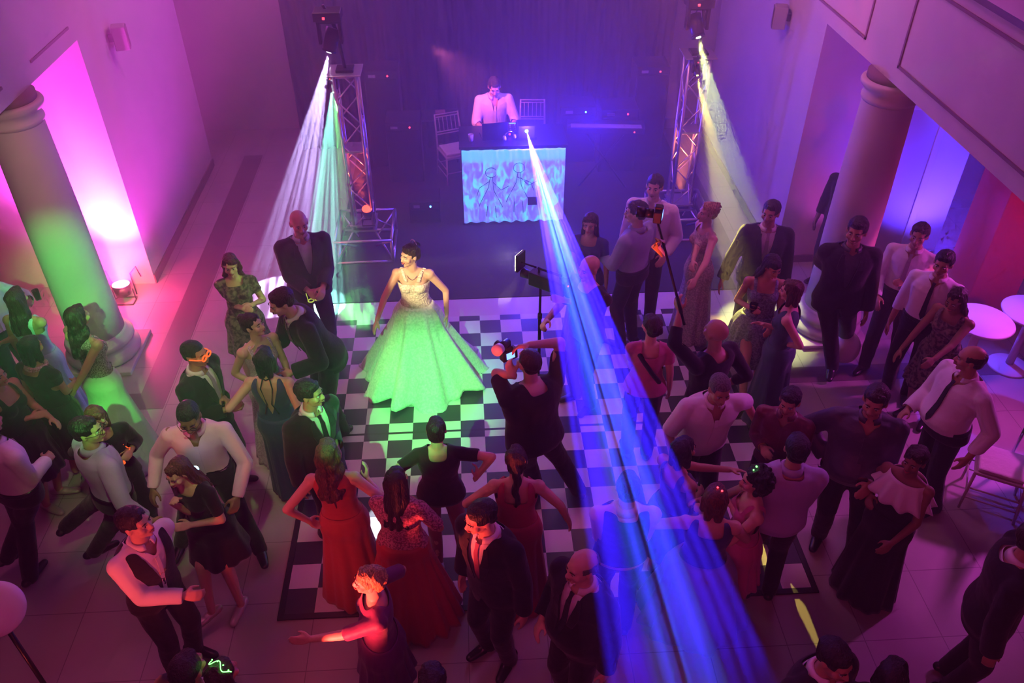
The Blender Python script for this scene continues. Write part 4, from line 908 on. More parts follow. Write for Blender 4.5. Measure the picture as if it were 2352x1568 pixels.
# ------------------------------------------------------------------ the bride
def bride_extra(c):
    k = c['k']; U = c['U']; q = c['headput']
    q('tiara', [path([(.045*math.cos(a), -.055+.03*math.sin(a)*0, .105+.045*math.sin(a)) for a in np.linspace(.2, math.pi-.2, 12)], .005, 6)]+[ellip((.045*math.cos(a), -.055, .108+.048*math.sin(a)), (.006, .006, .009), n=8, k=6) for a in np.linspace(.4, math.pi-.4, 7)], 'chrome')
    for s in (-1, 1): q('earring', [ellip((s*.080, -.004, -.045), (.005, .005, .012), n=8, k=6)], 'chrome')
    pts = [(-.05, 1.40), (-.03, 1.375), (0, 1.362), (.03, 1.375), (.05, 1.40)]
    V, F = path([(x, tdepth(SEC_W, z, x, -.004)+.004, z) for x, z in pts], .0035, 6); c['raw']('necklace', U(V), F, 'chrome')
    # lace shoulder straps
    for s in (-1, 1):
        b = MB()
        for t in np.linspace(0, 1, 9):
            x = s*(.062+.060*t); z = 1.345+.075*math.sin(t*2.2); y = tdepth(SEC_W, z, min(abs(x), .115), .0)-.018*t; b.add(ellip((x, y, z), (.022, .008, .018), n=10, k=6))
        me = blob([(U(b.V), b.F)], .005, 1); setv(me, getv(me)*k); put('lace_strap', me, 'bridal_lace', c['root'])
person('bride in white ballgown with lace bodice and tiara, lit green', 942, 562, 1.70, -6, 'W', 1.04, 'skin_light', ('bun', 'h_dark'),
       [('dress', 'bridal', dict(front=1.315, back=1.28, sweet=.0, full=.66, hem=.01, pleats=9, amp=.075, prof=1.12, waist=1.0, top='bridal_lace', ry=.86, scallop=.10))],
       hf=-48, tilt=6, lean=(5, 0), rarm=dict(p=(862, 745, .95), curl=.25, hint=(.8, -.3, -.2)), larm=dict(p=(1026, 720, .92), curl=.3, hint=(-.6, -.6, -.2)), glasses='smile', extras=bride_extra)

# ------------------------------------------------------------------ left side
person('woman with long dark hair and light blue straps at the left edge', 28, 665, 1.66, 170, 'W', 1.05, 'skin_mid', ('long', 'h_dark'), [('dress', 'skyblue', dict(front=1.32, back=1.26, strap=.03, full=.26, slv=0))], rarm=dict(p=(-20, 800, 1.0)), larm='down')
def drink_glass(pos, label, cat='glass', liquid=True, h=.11, r=.032, stem=False):
    t = empty('drinking_glass', tuple(pos), 0, label, cat)
    MB().add(lathe([(r*.8, 0), (r, h), (r*.93, h), (r*.72, .008), (.001, .008)], 20)).build('glass_wall', 'glass', t, True)
    if liquid: MB().add(lathe([(.001, .01), (r*.72, .01), (r*.84, h*.6), (.001, h*.6)], 20)).build('drink', 'juice', t, True)
    return t
c = person('person in pale shirt beside left column, holding up a glass', -75, 610, 1.72, 60, 'M', 1.0, 'skin_mid', ('short', 'h_dark'), SHIRT('shirt', 'black'), rarm='down', larm=dict(p=(66, 688, 1.22), curl=1.1, dir=(.4, .8, .3)), face=False)
q = at(84, 676, 1.28); drink_glass((q[0], q[1], 1.22), 'clear glass raised beside the left column', liquid=False)
def beads(c):
    b = MB()
    for i in range(70):
        a = rng.rand()*2*math.pi; z = 1.0+rng.rand()*.06; b.add(ellip((.150*math.cos(a), .118*math.sin(a), z), (.008, .008, .008), n=6, k=4))
    c['raw']('beaded_belt', c['U'](b.V), b.F, 'bead')
person('woman in pale green pleated gown with long wavy hair beside left column', 168, 706, 1.70, 152, 'W', 1.0, 'skin_mid', ('longwavy', 'h_dark'),
       [('dress', 'green', dict(front=1.32, back=1.10, vb=.9, strap=.045, full=.30, pleats=46, amp=.012, top='bead', prof=1.2, train=(.42, -1.2, .8)))], larm=dict(l=(-.20, .10, 1.42), hint=(-1, .3, -.6), curl=1.0), rarm=dict(p=(168, 900, .95)), extras=beads)
def lace_collar(c):
    th = np.linspace(0, 2*math.pi, 28, endpoint=False); V, F = path([(.085*math.cos(a), .075*math.sin(a), 1.435-.012*math.sin(a)) for a in np.linspace(0, 2*math.pi, 26)], .014, 8); c['raw']('lace_collar', c['U'](V), F, 'cream')
    b = MB(); [b.add(ellip((.098*math.cos(a), .088*math.sin(a), 1.425), (.010, .010, .010), n=6, k=4)) for a in th]; c['raw']('collar_scallops', c['U'](b.V), b.F, 'cream')
person('person with dark bob and white lace collar at the left edge', 62, 775, 1.64, 160, 'W', 1.1, 'skin_mid', ('bob', 'h_black'), [('dress', 'black', dict(front=1.40, back=1.38, slv=.4, full=.26, hem=.45))], tilt=18, rarm='front', larm='down', extras=lace_collar)
person('woman in dark dress with bare arms folded at the far left edge', -28, 838, 1.64, 78, 'W', 1.1, 'skin_mid', ('long', 'h_dark'), [('dress', 'black', dict(front=1.32, back=1.30, strap=.04, full=.24, hem=.46)), ('shoes', 'heel', dict(heel=True))], rarm=dict(p=(70, 958, 1.05)), larm='belly')
def orange_strings(c):
    pass
c = person('woman in black with auburn hair holding an orange glow necklace', 214, 942, 1.60, 38, 'W', 1.0, 'skin_mid', ('bob', 'h_auburn'), [('tee', 'black', dict(slv=1.8)), ('trousers', 'black', dict(fit=True)), ('shoes', 'shoe')], tilt=24, larm=dict(p=(300, 1035, 1.12), curl=.9), rarm=dict(p=(235, 1060, 1.0), curl=.9), glasses='clear')
P0 = at(250, 1005, 1.26); P1 = at(282, 1058, 1.05); P2 = at(298, 1030, 1.16)
t = empty('glow_necklace', tuple(P1), 0, 'orange glowing string necklace held by the auburn-haired woman', 'necklace')
def strand(a, b, sag=.05, n=9):
    a = np.asarray(a); b = np.asarray(b); return [a+(b-a)*u+B0([.012*math.sin(u*19), .01*math.cos(u*23), -sag*4*u*(1-u)]) for u in np.linspace(0, 1, n)]
MB().add(path([p-P1 for p in strand(P0, P1)], .004)).add(path([p-P1 for p in strand(P1, P2, .02)], .004)).add(path([p-P1 for p in strand(P2, P2+B0([-.12, .02, .12]), .0)], .004)).build('string', 'g_orange', t, True)
MB().add(ellip((0, 0, -.02), (.017, .012, .017))).build('pendant', 'g_orange', t, True)
person('man seen from behind in lavender shirt with glasses, left crowd', 186, 962, 1.74, 138, 'M', 1.08, 'skin_mid', ('short', 'h_black'), SHIRT('shirt_lav', 'black', loose=.008), hf=92, tilt=8, larm='down', rarm=dict(p=(345, 1195, .92)), feet=((110, 1240), (205, 1285)), glasses='clear')
person('man in white shirt cut by the left edge', -48, 948, 1.74, 150, 'M', 1.12, 'skin_mid', ('short', 'h_dark'), SHIRT('shirt', 'black', loose=.01), larm=dict(p=(40, 1120, 1.0)), rarm='front', feet=((70, 1330), (10, 1300)), face=False)
c = person('man in pink shirt with thin glasses looking down', 424, 936, 1.79, 8, 'M', 1.06, 'skin_dark', ('crop', 'h_black'), SHIRT('shirt_pink', 'suit', open=1.33), tilt=34, lean=(9, -3), rarm=dict(p=(352, 1120, 1.0), curl=.8), larm=dict(p=(545, 1140, 1.02), curl=.9, hint=(-1, -.4, 0)), feet=((598, 1262), (415, 1255)), glasses='clear')
c = person('man in black suit wearing novelty orange glow glasses', 438, 786, 1.74, 72, 'M', 1.05, 'skin_mid', ('crop', 'h_black'), SUIT('suit', 'shirt', 'tie_grey'), tilt=12, larm=dict(p=(515, 915, 1.15), curl=.8), rarm=dict(p=(520, 940, 1.12), curl=.9), glasses='orange')
person('woman in black dress with brown hair covering her mouth', 398, 1064, 1.62, -28, 'W', 1.05, 'skin_light', ('long', 'h_brown'), [('dress', 'black', dict(front=1.38, back=1.38, slv=.75, full=.27, hem=.55, pleats=6, amp=.02)), ('shoes', 'heel', dict(heel=True))], tilt=26, lean=(8, 0), rarm=dict(l=(.03, .17, 1.36), curl=1.2, dir=(-.3, .2, .9)), larm=dict(p=(440, 1205, 1.12), curl=.6), feet=((555, 1390), (490, 1425)))
q = at(448, 1078, 1.36)
t = empty('flash_unit', tuple(q), 0, 'glowing round blue-white light toy beside the brown-haired woman', 'light toy')
MB().add(ellip((0, 0, 0), (.028, .028, .028))).build('globe', glow('blue_white_glow', (.25, .6, 1), 9), t, True); MB().add(tube((0, 0, -.02), (0, 0, -.12), .012)).build('handle', 'white', t, True); MB().add(ellip((.02, 0, -.03), (.018, .018, .018))).build('side_light', glow('violet_glow', (.8, .2, 1), 4), t, True)
person('man in black waistcoat and white shirt sleeves, lower left', 292, 1172, 1.76, 58, 'M', 1.05, 'skin_light', ('short', 'h_black'), [('trousers', 'black', dict(off=.026, top=.99)), ('shirt', 'shirt', dict(loose=.006)), ('vest', 'suit'), ('shoes', 'shoe')], hf=78, tilt=2, lean=(4, -4), rarm=dict(p=(420, 1368, 1.08), curl=1.0, hint=(.8, -.9, -.4)), larm=dict(p=(368, 1280, 1.22), curl=.8))
person('woman in dark patterned dress with long brown hair clasping hands', 524, 588, 1.62, 12, 'W', 1.0, 'skin_light', ('longwavy', 'h_brown'), [('dress', 'pattern', dict(front=1.38, back=1.38, slv=.5, full=.24, hem=.52, pleats=5)), ('shoes', 'shoe', dict(heel=True))], tilt=16, larm=dict(p=(578, 700, 1.12), curl=.9), rarm=dict(p=(560, 708, 1.12), curl=.9), glasses='smile')
c = person('bald man in dark blazer and aqua shirt, left of the bride', 682, 487, 1.84, 22, 'M', 1.12, 'skin_light', ('none', 'h_grey'), SUIT('suit_grey', 'shirt_aqua', None), tilt=16, larm=dict(p=(742, 660, 1.10), curl=.9), rarm=dict(p=(708, 668, 1.08), curl=.9))
def glow_glasses(p, rz, label, m='g_yellow'):
    t = empty('glow_glasses', tuple(p), rz, label, 'glasses')
    for s in (-1, 1): MB().add(path([(s*.034+.028*math.cos(a), .028*math.sin(a), 0) for a in np.linspace(0, 2*math.pi, 18)], .006, 8)).build('rim', m, t, True)
    MB().add(tube((-.06, 0, 0), (-.07, .0, .1), .004)).add(tube((.06, 0, 0), (.07, 0, .1), .004)).build('temples', m, t, True); return t
glow_glasses(at(722, 688, 1.02), .4, 'yellow-green glow glasses dangling from the bald man\'s hands')
person('man in dark suit leaning down to talk to a woman', 634, 668, 1.86, -62, 'M', 1.08, 'skin_light', ('short', 'h_dark'), SUIT('suit', 'shirt', 'tie_dark'), tilt=18, lean=(24, 0), larm=dict(p=(672, 855, 1.08), curl=.6), rarm=dict(p=(600, 790, 1.30), curl=.6))
person('woman in lilac sequin top with dark hair, in profile facing right', 568, 722, 1.66, 42, 'W', 1.0, 'skin_light', ('bun', 'h_dark'), [('dress', 'lilac', dict(front=1.32, back=1.30, strap=.03, full=.26, top='lilac'))], hf=72, tilt=-6, rarm=dict(p=(590, 885, 1.0), curl=.5), larm='belly')
def halter(c):
    for pts in ([(-.03, -.06, 1.45), (-.05, -.105, 1.38), (-.02, -.12, 1.22), (-.06, -.11, 1.10)], [(.03, -.06, 1.45), (.05, -.105, 1.38), (.02, -.12, 1.22), (.06, -.11, 1.10)], [(-.035, -.055, 1.455), (0, -.075, 1.45), (.035, -.055, 1.455)]):
        V, F = path(pts, .006, 6); c['raw']('back_strap', c['U'](V), F, 'black')
person('woman seen from behind in black open-back jumpsuit, black hair', 602, 802, 1.68, 176, 'W', 1.05, 'skin_light', ('bob', 'h_black'), [('dress', 'navy', dict(front=1.36, back=1.08, vb=.4, full=.185, hem=.03, pleats=10, amp=.014, halter=False, strap=.02))], tilt=10, rarm=dict(p=(672, 905, 1.12)), larm=dict(p=(522, 925, 1.10), curl=.6), extras=halter)
person('man in dark suit with dotted tie facing right, behind coral dress', 704, 876, 1.74, 48, 'M', 1.05, 'skin_mid', ('short', 'h_black'), SUIT('suit', 'shirt', 'tie_dark'), hf=78, tilt=10, larm=dict(p=(772, 1025, 1.10), curl=.9), rarm='down')

# ------------------------------------------------------------------ front row
person('woman in coral open-back dress with long brown wavy hair', 748, 1018, 1.70, 178, 'W', 1.0, 'skin_light', ('longwavy', 'h_brown'), [('dress', 'coral', dict(front=1.34, back=1.10, vb=1.4, strap=.035, full=.27, pleats=8, amp=.02))], lean=(0, -3), larm=dict(p=(708, 1195, 1.0), curl=.8, hint=(-.8, -.6, -.3)), rarm=dict(p=(842, 1098, 1.25), curl=.7, hint=(.9, -.5, -.6), dir=(.1, .4, .9)))
person('woman in pink lace top and red satin skirt, long black hair', 906, 1082, 1.62, 168, 'W', 1.12, 'skin_mid', ('longstraight', 'h_black'), [('skirt', 'red', dict(waist=.98, full=.42, pleats=16, amp=.03, prof=1.1)), ('tee', 'lace_pink', dict(slv=.9, hem=.93, back=1.36))], rarm=dict(p=(962, 1160, 1.18), curl=.9, hint=(.9, -.6, -.4)), larm='front')
person('woman in black tee and dusty rose trousers, arms out, dark hair', 1000, 966, 1.62, 180, 'W', 1.12, 'skin_light', ('bun', 'h_black'), [('trousers', 'rose', dict(fit=True)), ('tee', 'black', dict(slv=.6, hem=.84, back=1.38)), ('shoes', 'heel', dict(heel=True))], rarm=dict(p=(1092, 1098, 1.12), curl=1.0, hint=(.9, -.5, -.6), dir=(.2, .5, .8)), larm=dict(p=(915, 1095, 1.05), curl=.7, hint=(-.9, -.5, -.4)), feet=((1008, 1290), (1070, 1300)))
person('woman in crimson gown with long dark ponytail', 1186, 1034, 1.70, 176, 'W', 1.04, 'skin_light', ('ponytail', 'h_dark'), [('dress', 'crimson', dict(front=1.36, back=1.28, strap=.05, full=.27, pleats=8, amp=.02))], larm=dict(l=(-.30, .12, 1.02), hint=(-1, -.6, 0)), rarm=dict(p=(1305, 1195, .92), hint=(1, -.4, 0)))
person('man in black suit with dusty pink tie, bottom centre', 1100, 1160, 1.80, -42, 'M', 1.12, 'skin_light', ('short', 'h_black'), SUIT('suit', 'shirt', 'tie_pink'), hf=-62, tilt=20, lean=(4, 4), rarm='down', larm='down')
person('woman with blond updo in purple dress, red-lit, arm outstretched', 850, 1308, 1.64, -80, 'W', 1.08, 'skin_light', ('updo', 'h_blond'), [('dress', 'purple', dict(front=1.40, back=1.40, slv=.95, full=.24, hem=.48))], hf=-84, tilt=4, larm=dict(p=(712, 1468, 1.12), curl=.15, dir=(.05, 1, .1), palm=(.9, 0, -.3)), rarm=dict(l=(.35, .0, 1.15), curl=.7))
person('grey-haired man in dark suit and striped tie, bottom centre right', 1342, 1272, 1.76, -52, 'M', 1.18, 'skin_light', ('balding', 'h_grey'), SUIT('suit', 'shirt', 'tie_dark'), hf=-66, tilt=10, rarm=dict(p=(1245, 1420, 1.0), curl=.7), larm='down', belly=.05)
# photographers and film crew
person('photographer in black seen from behind, aiming at the bride', 1218, 806, 1.84, -152, 'M', 1.38, 'skin_light', ('crop', 'h_dark'), [('trousers', 'black'), ('tee', 'black', dict(slv=.8, hem=.84)), ('shoes', 'shoe')], tilt=8, lean=(8, 0), larm=dict(p=(1180, 862, 1.62), curl=1.1, hint=(-.5, .2, -1), dir=(0, .8, .5)), rarm=dict(p=(1216, 792, 1.78), curl=.9, hint=(1, .1, .5), dir=(-.9, .3, .0)), feet=((1232, 1120), (1335, 1135)), face=False, belly=.03)
def photo_camera(lens_px, body_px, zl, zb, label, flash=None):
    a = at(*lens_px, zl); b = at(*body_px, zb); D = (a-b)/np.linalg.norm(a-b)
    t = empty('photo_camera', tuple(b), 0, label, 'camera'); x_, y_, _ = frame(D)
    def bx(c, hx, hy, hz):
        V = []; 
        for s3 in (-1, 1):
            for s2 in (-1, 1):
                for s1 in (-1, 1): V.append(c+x_*s1*hx+y_*s2*hy+D*s3*hz)
        return V, box(0, 1, 0, 1, 0, 1)[1]
    MB().add(bx(B0([0, 0, 0.]), .068, .048, .033)).add(bx(y_*.055+D*.0, .03, .022, .03)).build('camera_body', 'blkplastic', t, bevel=.008)
    MB().add(tube(D*.03, D*.10, .036, .036, 22)).add(tube(D*.10, D*.165, .040, .044, 22)).build('lens_barrel', 'blkplastic', t, True); MB().add(tube(D*.1655, D*.168, .037, .037, 22)).build('lens_glass', 'glass', t, True)
    MB().add(bx(-D*.034+B0([0, 0, 0.]), .038, .028, .001)).build('rear_screen', 'g_screen', t)
    if flash is not None:
        f = at(*flash, zb+.10)-b; f = f/np.linalg.norm(f)
        MB().add(bx(y_*.095, .020, .022, .018)).add(tube(y_*.115, y_*.115+f*.13, .030, .036, 16)).build('flash_head', 'blkplastic', t, True); MB().add(tube(y_*.115+f*.13, y_*.115+f*.19, .042, .046, 18)).build('flash_diffuser', 'white', t, True)
        MB().add(tube(y_*.10-D*.02, y_*.10-D*.022, .006, .006, 8)).build('ready_light', 'g_red', t, True)
    return t
photo_camera((1118, 770), (1168, 812), 1.66, 1.70, 'black camera with flash held up by the photographer', flash=(1100, 872))
person('bald cameraman in dark shirt mostly hidden behind the blue beam', 1356, 590, 1.80, -55, 'M', 1.15, 'skin_light', ('none', 'h_grey'), [('trousers', 'black'), ('tee', 'black', dict(slv=.8)), ('shoes', 'shoe')], tilt=10, rarm=dict(p=(1256, 735, 1.18), curl=1.2, hint=(.6, -.6, -.8)), larm=dict(p=(1300, 690, 1.30), curl=1.0), face=True)
q = at(1240, 720, 1.15)
t = empty('monopod', (q[0], q[1], 0), 0, 'black monopod under the video camera, right of the bride', 'monopod')
MB().add(tube((0, 0, .02), (0, 0, .6), .012)).add(tube((0, 0, .6), (0, 0, 1.12), .016)).add(tube((0, 0, 1.12), (0, 0, 1.46), .012)).build('pole', 'blkmetal', t, True); MB().add(tube((0, 0, 0), (0, 0, .03), .022)).build('foot', 'blkplastic', t, True)
for z in (.6, 1.12): MB().add(tube((0, 0, z-.03), (0, 0, z+.03), .022)).build('clamp', 'blkplastic', t, True)
t = empty('video_camera', (q[0], q[1], 1.46), R_(-36), 'shoulder video camera with bright LED lamp on a monopod', 'camera')
MB().add(box(-.10, .28, -.06, .06, .02, .16)).build('camera_body', 'blkplastic', t, bevel=.01); MB().add(tube((-.10, 0, .09), (-.20, 0, .09), .04, .045, 20)).build('lens_barrel', 'blkplastic', t, True)
MB().add(tube((-.03, 0, .20), (.22, 0, .20), .012)).add(tube((-.02, 0, .16), (-.02, 0, .20), .01)).add(tube((.21, 0, .16), (.21, 0, .20), .01)).build('top_handle', 'blkmetal', t, True)
MB().add(box(-.235, -.21, -.07, .07, .12, .30)).build('lamp_housing', 'blkplastic', t, bevel=.004); MB().add(box(-.242, -.236, -.065, .065, .13, .29)).build('lamp_panel', 'g_warm', t); MB().add(tube((.285, .02, .1), (.281, .02, .1), .007)).build('record_light', 'g_red', t, True); MB().add(tube((-.21, 0, .2), (-.05, 0, .2), .009)).build('lamp_arm', 'blkmetal', t, True)

# ------------------------------------------------------------------ behind and right of the beam
person('woman in dark clothes deep in the blue light beside the screen', 1357, 492, 1.64, -20, 'W', 1.0, 'skin_mid', ('long', 'h_dark'), [('dress', 'navy', dict(front=1.36, back=1.36, slv=.5, full=.25))], rarm='front', larm='down')
person('man in blue-grey shirt with arm out, facing the screen', 1464, 463, 1.80, -138, 'M', 1.12, 'skin_light', ('short', 'h_dark'), SHIRT('shirt_blue', 'suit', loose=.006), hf=-105, tilt=14, larm=dict(p=(1380, 585, 1.12)), rarm='down')
person('tall man in white shirt standing before right truss', 1507, 403, 1.84, -24, 'M', 1.15, 'skin_light', ('short', 'h_dark'), SHIRT('shirt', 'suit', loose=.006, open=1.32), tilt=6, larm=dict(l=(-.22, .2, .98)), rarm='down')
person('woman in cream lace gown with curly blond updo, in profile', 1632, 466, 1.70, -78, 'W', 1.0, 'skin_light', ('curlyup', 'h_blond'), [('dress', 'cream', dict(front=1.38, back=1.34, slv=.0, strap=.05, full=.25, pleats=8, amp=.015))], tilt=4, larm=dict(p=(1590, 660, 1.08), curl=.8), rarm=dict(p=(1575, 690, 1.02), curl=.8))
person('man in dark green-lit suit with white tie at right truss foot', 1776, 463, 1.80, -12, 'M', 1.12, 'skin_mid', ('short', 'h_dark'), SUIT('suit_green', 'shirt', 'tie_grey'), hf=-38, tilt=10, rarm=dict(l=(.36, .12, .86)), larm='down')
person('tall man in black suit and open dark shirt by right column', 1976, 502, 1.94, -14, 'M', 1.10, 'skin_mid', ('short', 'h_dark'), SUIT('suit', 'dark_shirt', None), hf=-36, tilt=12, rarm=dict(p=(1935, 640, 1.16), curl=1.0), larm='down', feet=((1938, 800), (1912, 848)))
person('man in white shirt and grey tie pointing his hands down', 2120, 515, 1.76, -38, 'M', 1.06, 'skin_mid', ('short', 'h_black'), SHIRT('shirt', 'black', 'tie_grey'), tilt=14, rarm=dict(p=(2014, 680, 1.0), curl=.5), larm=dict(p=(2085, 645, 1.15), curl=.7), feet=((2050, 845), (1985, 838)))
person('man in white shirt and black tie half hidden by a dark-haired woman', 2176, 580, 1.76, -44, 'M', 1.12, 'skin_mid', ('short', 'h_black'), SHIRT('shirt', 'black', 'tie_dark'), tilt=18, rarm='down', larm='down')
person('woman in patterned dark dress with long dark hair reaching down', 2202, 668, 1.66, -58, 'W', 1.06, 'skin_dark', ('longstraight', 'h_dark'), [('dress', 'pattern', dict(front=1.36, back=1.30, strap=.05, full=.25, hem=.5)), ('shoes', 'shoe', dict(heel=True))], tilt=30, lean=(10, 0), rarm=dict(l=(.22, .42, 1.0), curl=.4), larm=dict(p=(2085, 885, 1.0), curl=.5))
person('balding man in white shirt and dark tie seen from the side, far right', 2242, 798, 1.78, -78, 'M', 1.18, 'skin_mid', ('balding', 'h_dark'), SHIRT('shirt', 'black', 'tie_dark', loose=.01), hf=-118, tilt=14, larm=dict(p=(2225, 1050, .95)), rarm=dict(l=(.18, .25, 1.0)), feet=((2145, 1165), (2120, 1140)), belly=.05)
c = person('woman in grey sequin dress with dark fringe, holding a drink', 1782, 592, 1.68, -14, 'W', 1.04, 'skin_mid', ('bangs', 'h_black'), [('dress', 'greydress', dict(front=1.32, back=1.32, strap=.03, full=.34, hem=.50, pleats=14, amp=.02, prof=.8)), ('shoes', 'shoe', dict(heel=True))], hf=14, tilt=30, rarm=dict(p=(1722, 706, 1.14), curl=1.1), larm='belly', feet=((1728, 915), (1700, 985)))
q = at(1732, 700, 1.18); drink_glass((q[0]-.02, q[1]-.04, 1.13), 'short glass of amber drink in the fringe-haired woman\'s hand', h=.09, r=.04)
person('woman in dark teal open-back gown hugging the woman in grey', 1822, 645, 1.66, -118, 'W', 1.08, 'skin_light', ('bob', 'h_brown'), [('dress', 'teal', dict(front=1.36, back=1.08, vb=.9, strap=.05, full=.25, pleats=8, amp=.015))], tilt=16, larm=dict(p=(1805, 790, 1.0)), rarm=dict(p=(1755, 745, 1.18), curl=.4))
person('bald man in black shirt lifting a camera on a pole', 1652, 738, 1.80, -146, 'M', 1.16, 'skin_mid', ('none', 'h_dark'), [('trousers', 'black'), ('tee', 'black', dict(slv=1.5, hem=.80, loose=.01)), ('shoes', 'shoe')], tilt=6, rarm=dict(l=(.22, .0, .95)), larm=dict(p=(1562, 715, 1.85), curl=1.2, hint=(-.8, -.2, -.5), dir=(0, .5, .8)), face=False)
A_ = at(1560, 700, 1.95); B_ = at(1512, 494, 2.66)-B0([0, 0, .055])
t = empty('camera_pole', tuple(A_), 0, 'long black pole raised above the bald man in black', 'pole')
MB().add(path([(A_-A_)-(B_-A_)*.25, (0, 0, 0), B_-A_], .011, 8)).build('pole', 'blkmetal', t, True); MB().add(tube(-(B_-A_)*.1, (B_-A_)*.1, .016)).build('grip', 'blkplastic', t, True)
photo_camera((1480, 488), (1512, 492), 2.66, 2.66, 'small black camera with lit screen on top of the pole')
t = empty('cloth_streamer', tuple(A_+(B_-A_)*.78), 0, 'yellow and white cloth tied below the raised camera', 'cloth')
rib = [B_-B_+B0([-.02, -.01, .0]), B0([-.05, -.02, .02]), B0([-.06, -.02, -.04]), B0([-.02, -.02, -.09]), B0([.01, -.02, -.14])]
MB().add(path(rib, [.012, .026, .030, .020, .006], 8)).build('yellow_cloth', fabric('yellow_cloth', (.75, .65, .08)), t, True); MB().add(path([p+B0([.03, -.01, .0]) for p in rib], [.01, .016, .018, .014, .004], 8)).build('white_cloth', 'cush', t, True)
def ruffle(c):
    b = MB()
    for i in range(16): a = i/15; b.add(ellip((-.09+.20*a, -.105-.02*math.sin(a*3.1), 1.36-.30*a), (.026, .018, .026), n=10, k=6))
    me = blob([(c['U'](b.V), b.F)], .008, 1); setv(me, getv(me)*c['k']); put('ruffle', me, 'black', c['root'])
person('woman in pink satin top with a black back ruffle, beside beam', 1500, 727, 1.66, 172, 'W', 1.08, 'skin_light', ('updo', 'h_dark'), [('trousers', 'black', dict(fit=False)), ('tee', 'pinktop', dict(slv=.5, back=1.34)), ('shoes', 'shoe')], hf=-160, larm='front', rarm='down', extras=ruffle)
person('grey-haired man in white short-sleeved shirt leaning, right crowd', 1660, 870, 1.76, 4, 'M', 1.16, 'skin_mid', ('crop', 'h_grey'), SHIRT('shirt', 'black', None, loose=.012, slv=.95, open=1.30, hem=.84), tilt=26, lean=(12, 0), rarm=dict(l=(.30, .25, .98)), larm=dict(p=(1745, 985, 1.05), curl=.6))
def bracelet(c, sd='R', m='g_yellow'):
    S, E_, W, d, pn, curl, sg = c['arms'][sd]; a, b, _ = frame(d); ctr = W-d*.015
    V, F = path([ctr+(a*math.cos(t)+b*math.sin(t))*.034 for t in np.linspace(0, 2*math.pi, 18)], .0055, 6); c['raw']('bracelet', V, F, m)
person('boy in maroon satin shirt with yellow cord on his wrist', 1820, 898, 1.64, -34, 'M', 1.0, 'skin_mid', ('short', 'h_black'), [('trousers', 'black'), ('shirt', 'maroon', dict(loose=.006)), ('shoes', 'shoe')], tilt=20, rarm=dict(p=(1752, 1028, 1.10), curl=.8), larm=dict(l=(-.1, .3, 1.05)), extras=lambda c: bracelet(c, 'R', 'gold'))
person('large man in dark satin shirt swinging his hand, right crowd', 2020, 893, 1.84, -22, 'M', 1.28, 'skin_mid', ('short', 'h_dark'), [('trousers', 'black'), ('shirt', 'dark_shirt', dict(loose=.014)), ('shoes', 'shoe')], hf=-36, tilt=18, rarm=dict(p=(1893, 1045, 1.06), curl=.3, hint=(.9, -.6, 0)), larm='belly', feet=((1960, 1260), (1882, 1225)), belly=.07)
person('man seen from behind in white shirt, right of the beam', 1838, 1004, 1.76, 170, 'M', 1.10, 'skin_mid', ('short', 'h_black'), SHIRT('shirt_lav', 'black', None, loose=.014, hem=.82), larm='front', rarm='front')
person('woman with black bob raising her arm to a friend', 1572, 1010, 1.64, 118, 'W', 1.02, 'skin_mid', ('bob', 'h_black'), [('dress', 'navy', dict(front=1.34, back=1.30, strap=.04, full=.25, hem=.5))], larm=dict(p=(1702, 1082, 1.36), curl=.4, hint=(-.3, -.2, -1)), rarm='front')
def led_hair(c):
    c['headput']('led_clip', [ellip((.03, .0, .128), (.008, .008, .008), n=8, k=6), ellip((-.01, .03, .132), (.006, .006, .006), n=8, k=6)], 'g_green')
person('woman with dark curly hair and green light clip facing a friend', 1742, 1080, 1.62, -96, 'W', 1.04, 'skin_light', ('curly', 'h_black'), [('dress', 'pinktop', dict(front=1.32, back=1.15, strap=.03, full=.24, hem=.5))], larm=dict(l=(-.12, .34, 1.30), curl=.7), rarm=dict(l=(.14, .34, 1.22), curl=.7), extras=led_hair)
def led_hair2(c): c['headput']('led_clip', [ellip((.0, -.01, .130), (.008, .008, .006), n=8, k=6), ellip((.03, -.03, .122), (.008, .008, .006), n=8, k=6)], 'g_red')
person('woman with reddish blond bob and red light clip, navy top', 1648, 1122, 1.70, 168, 'W', 1.10, 'skin_light', ('bob', 'h_auburn'), [('dress', 'palegown', dict(front=1.34, back=1.34, strap=.06, full=.40, hem=.30, top='navy', pleats=9, amp=.03, prof=.8))], larm=dict(l=(-.42, .15, 1.1), hint=(-1, -.5, .3)), rarm=dict(l=(.20, .30, 1.20), hint=(.6, -.8, -.6)), extras=led_hair2)
def ruffle_collar(c):
    n = 96; th = np.linspace(0, 2*math.pi, n, endpoint=False); Rg = []
    for i in range(8):
        t = i/7; r = .125+.10*t; w_ = 1+.10*t*np.sin(th*11); Rg.append(np.stack([np.cos(th)*r*w_*1.12, np.sin(th)*r*w_*.85-.01, np.full(n, 1.415-.20*t)+.012*t*np.cos(th*11)], 1))
    V, F = rings(Rg, False); o = c['raw']('ruffle_collar', c['U'](V), F, 'shirt'); s = o.modifiers.new('t', 'SOLIDIFY'); s.thickness = .005; s.offset = 1
person('woman in long black gown with wide white off-shoulder ruffle', 2112, 1032, 1.64, -52, 'W', 1.06, 'skin_dark', ('updo', 'h_dark'), [('dress', 'black', dict(front=1.30, back=1.30, full=.27, hem=.01, pleats=8, amp=.02, train=None))], tilt=10, rarm=dict(p=(1998, 1135, 1.08), curl=.8), larm=dict(l=(-.15, .28, 1.0)), extras=lambda c: (ruffle_collar(c), bracelet(c, 'R', 'gold')))
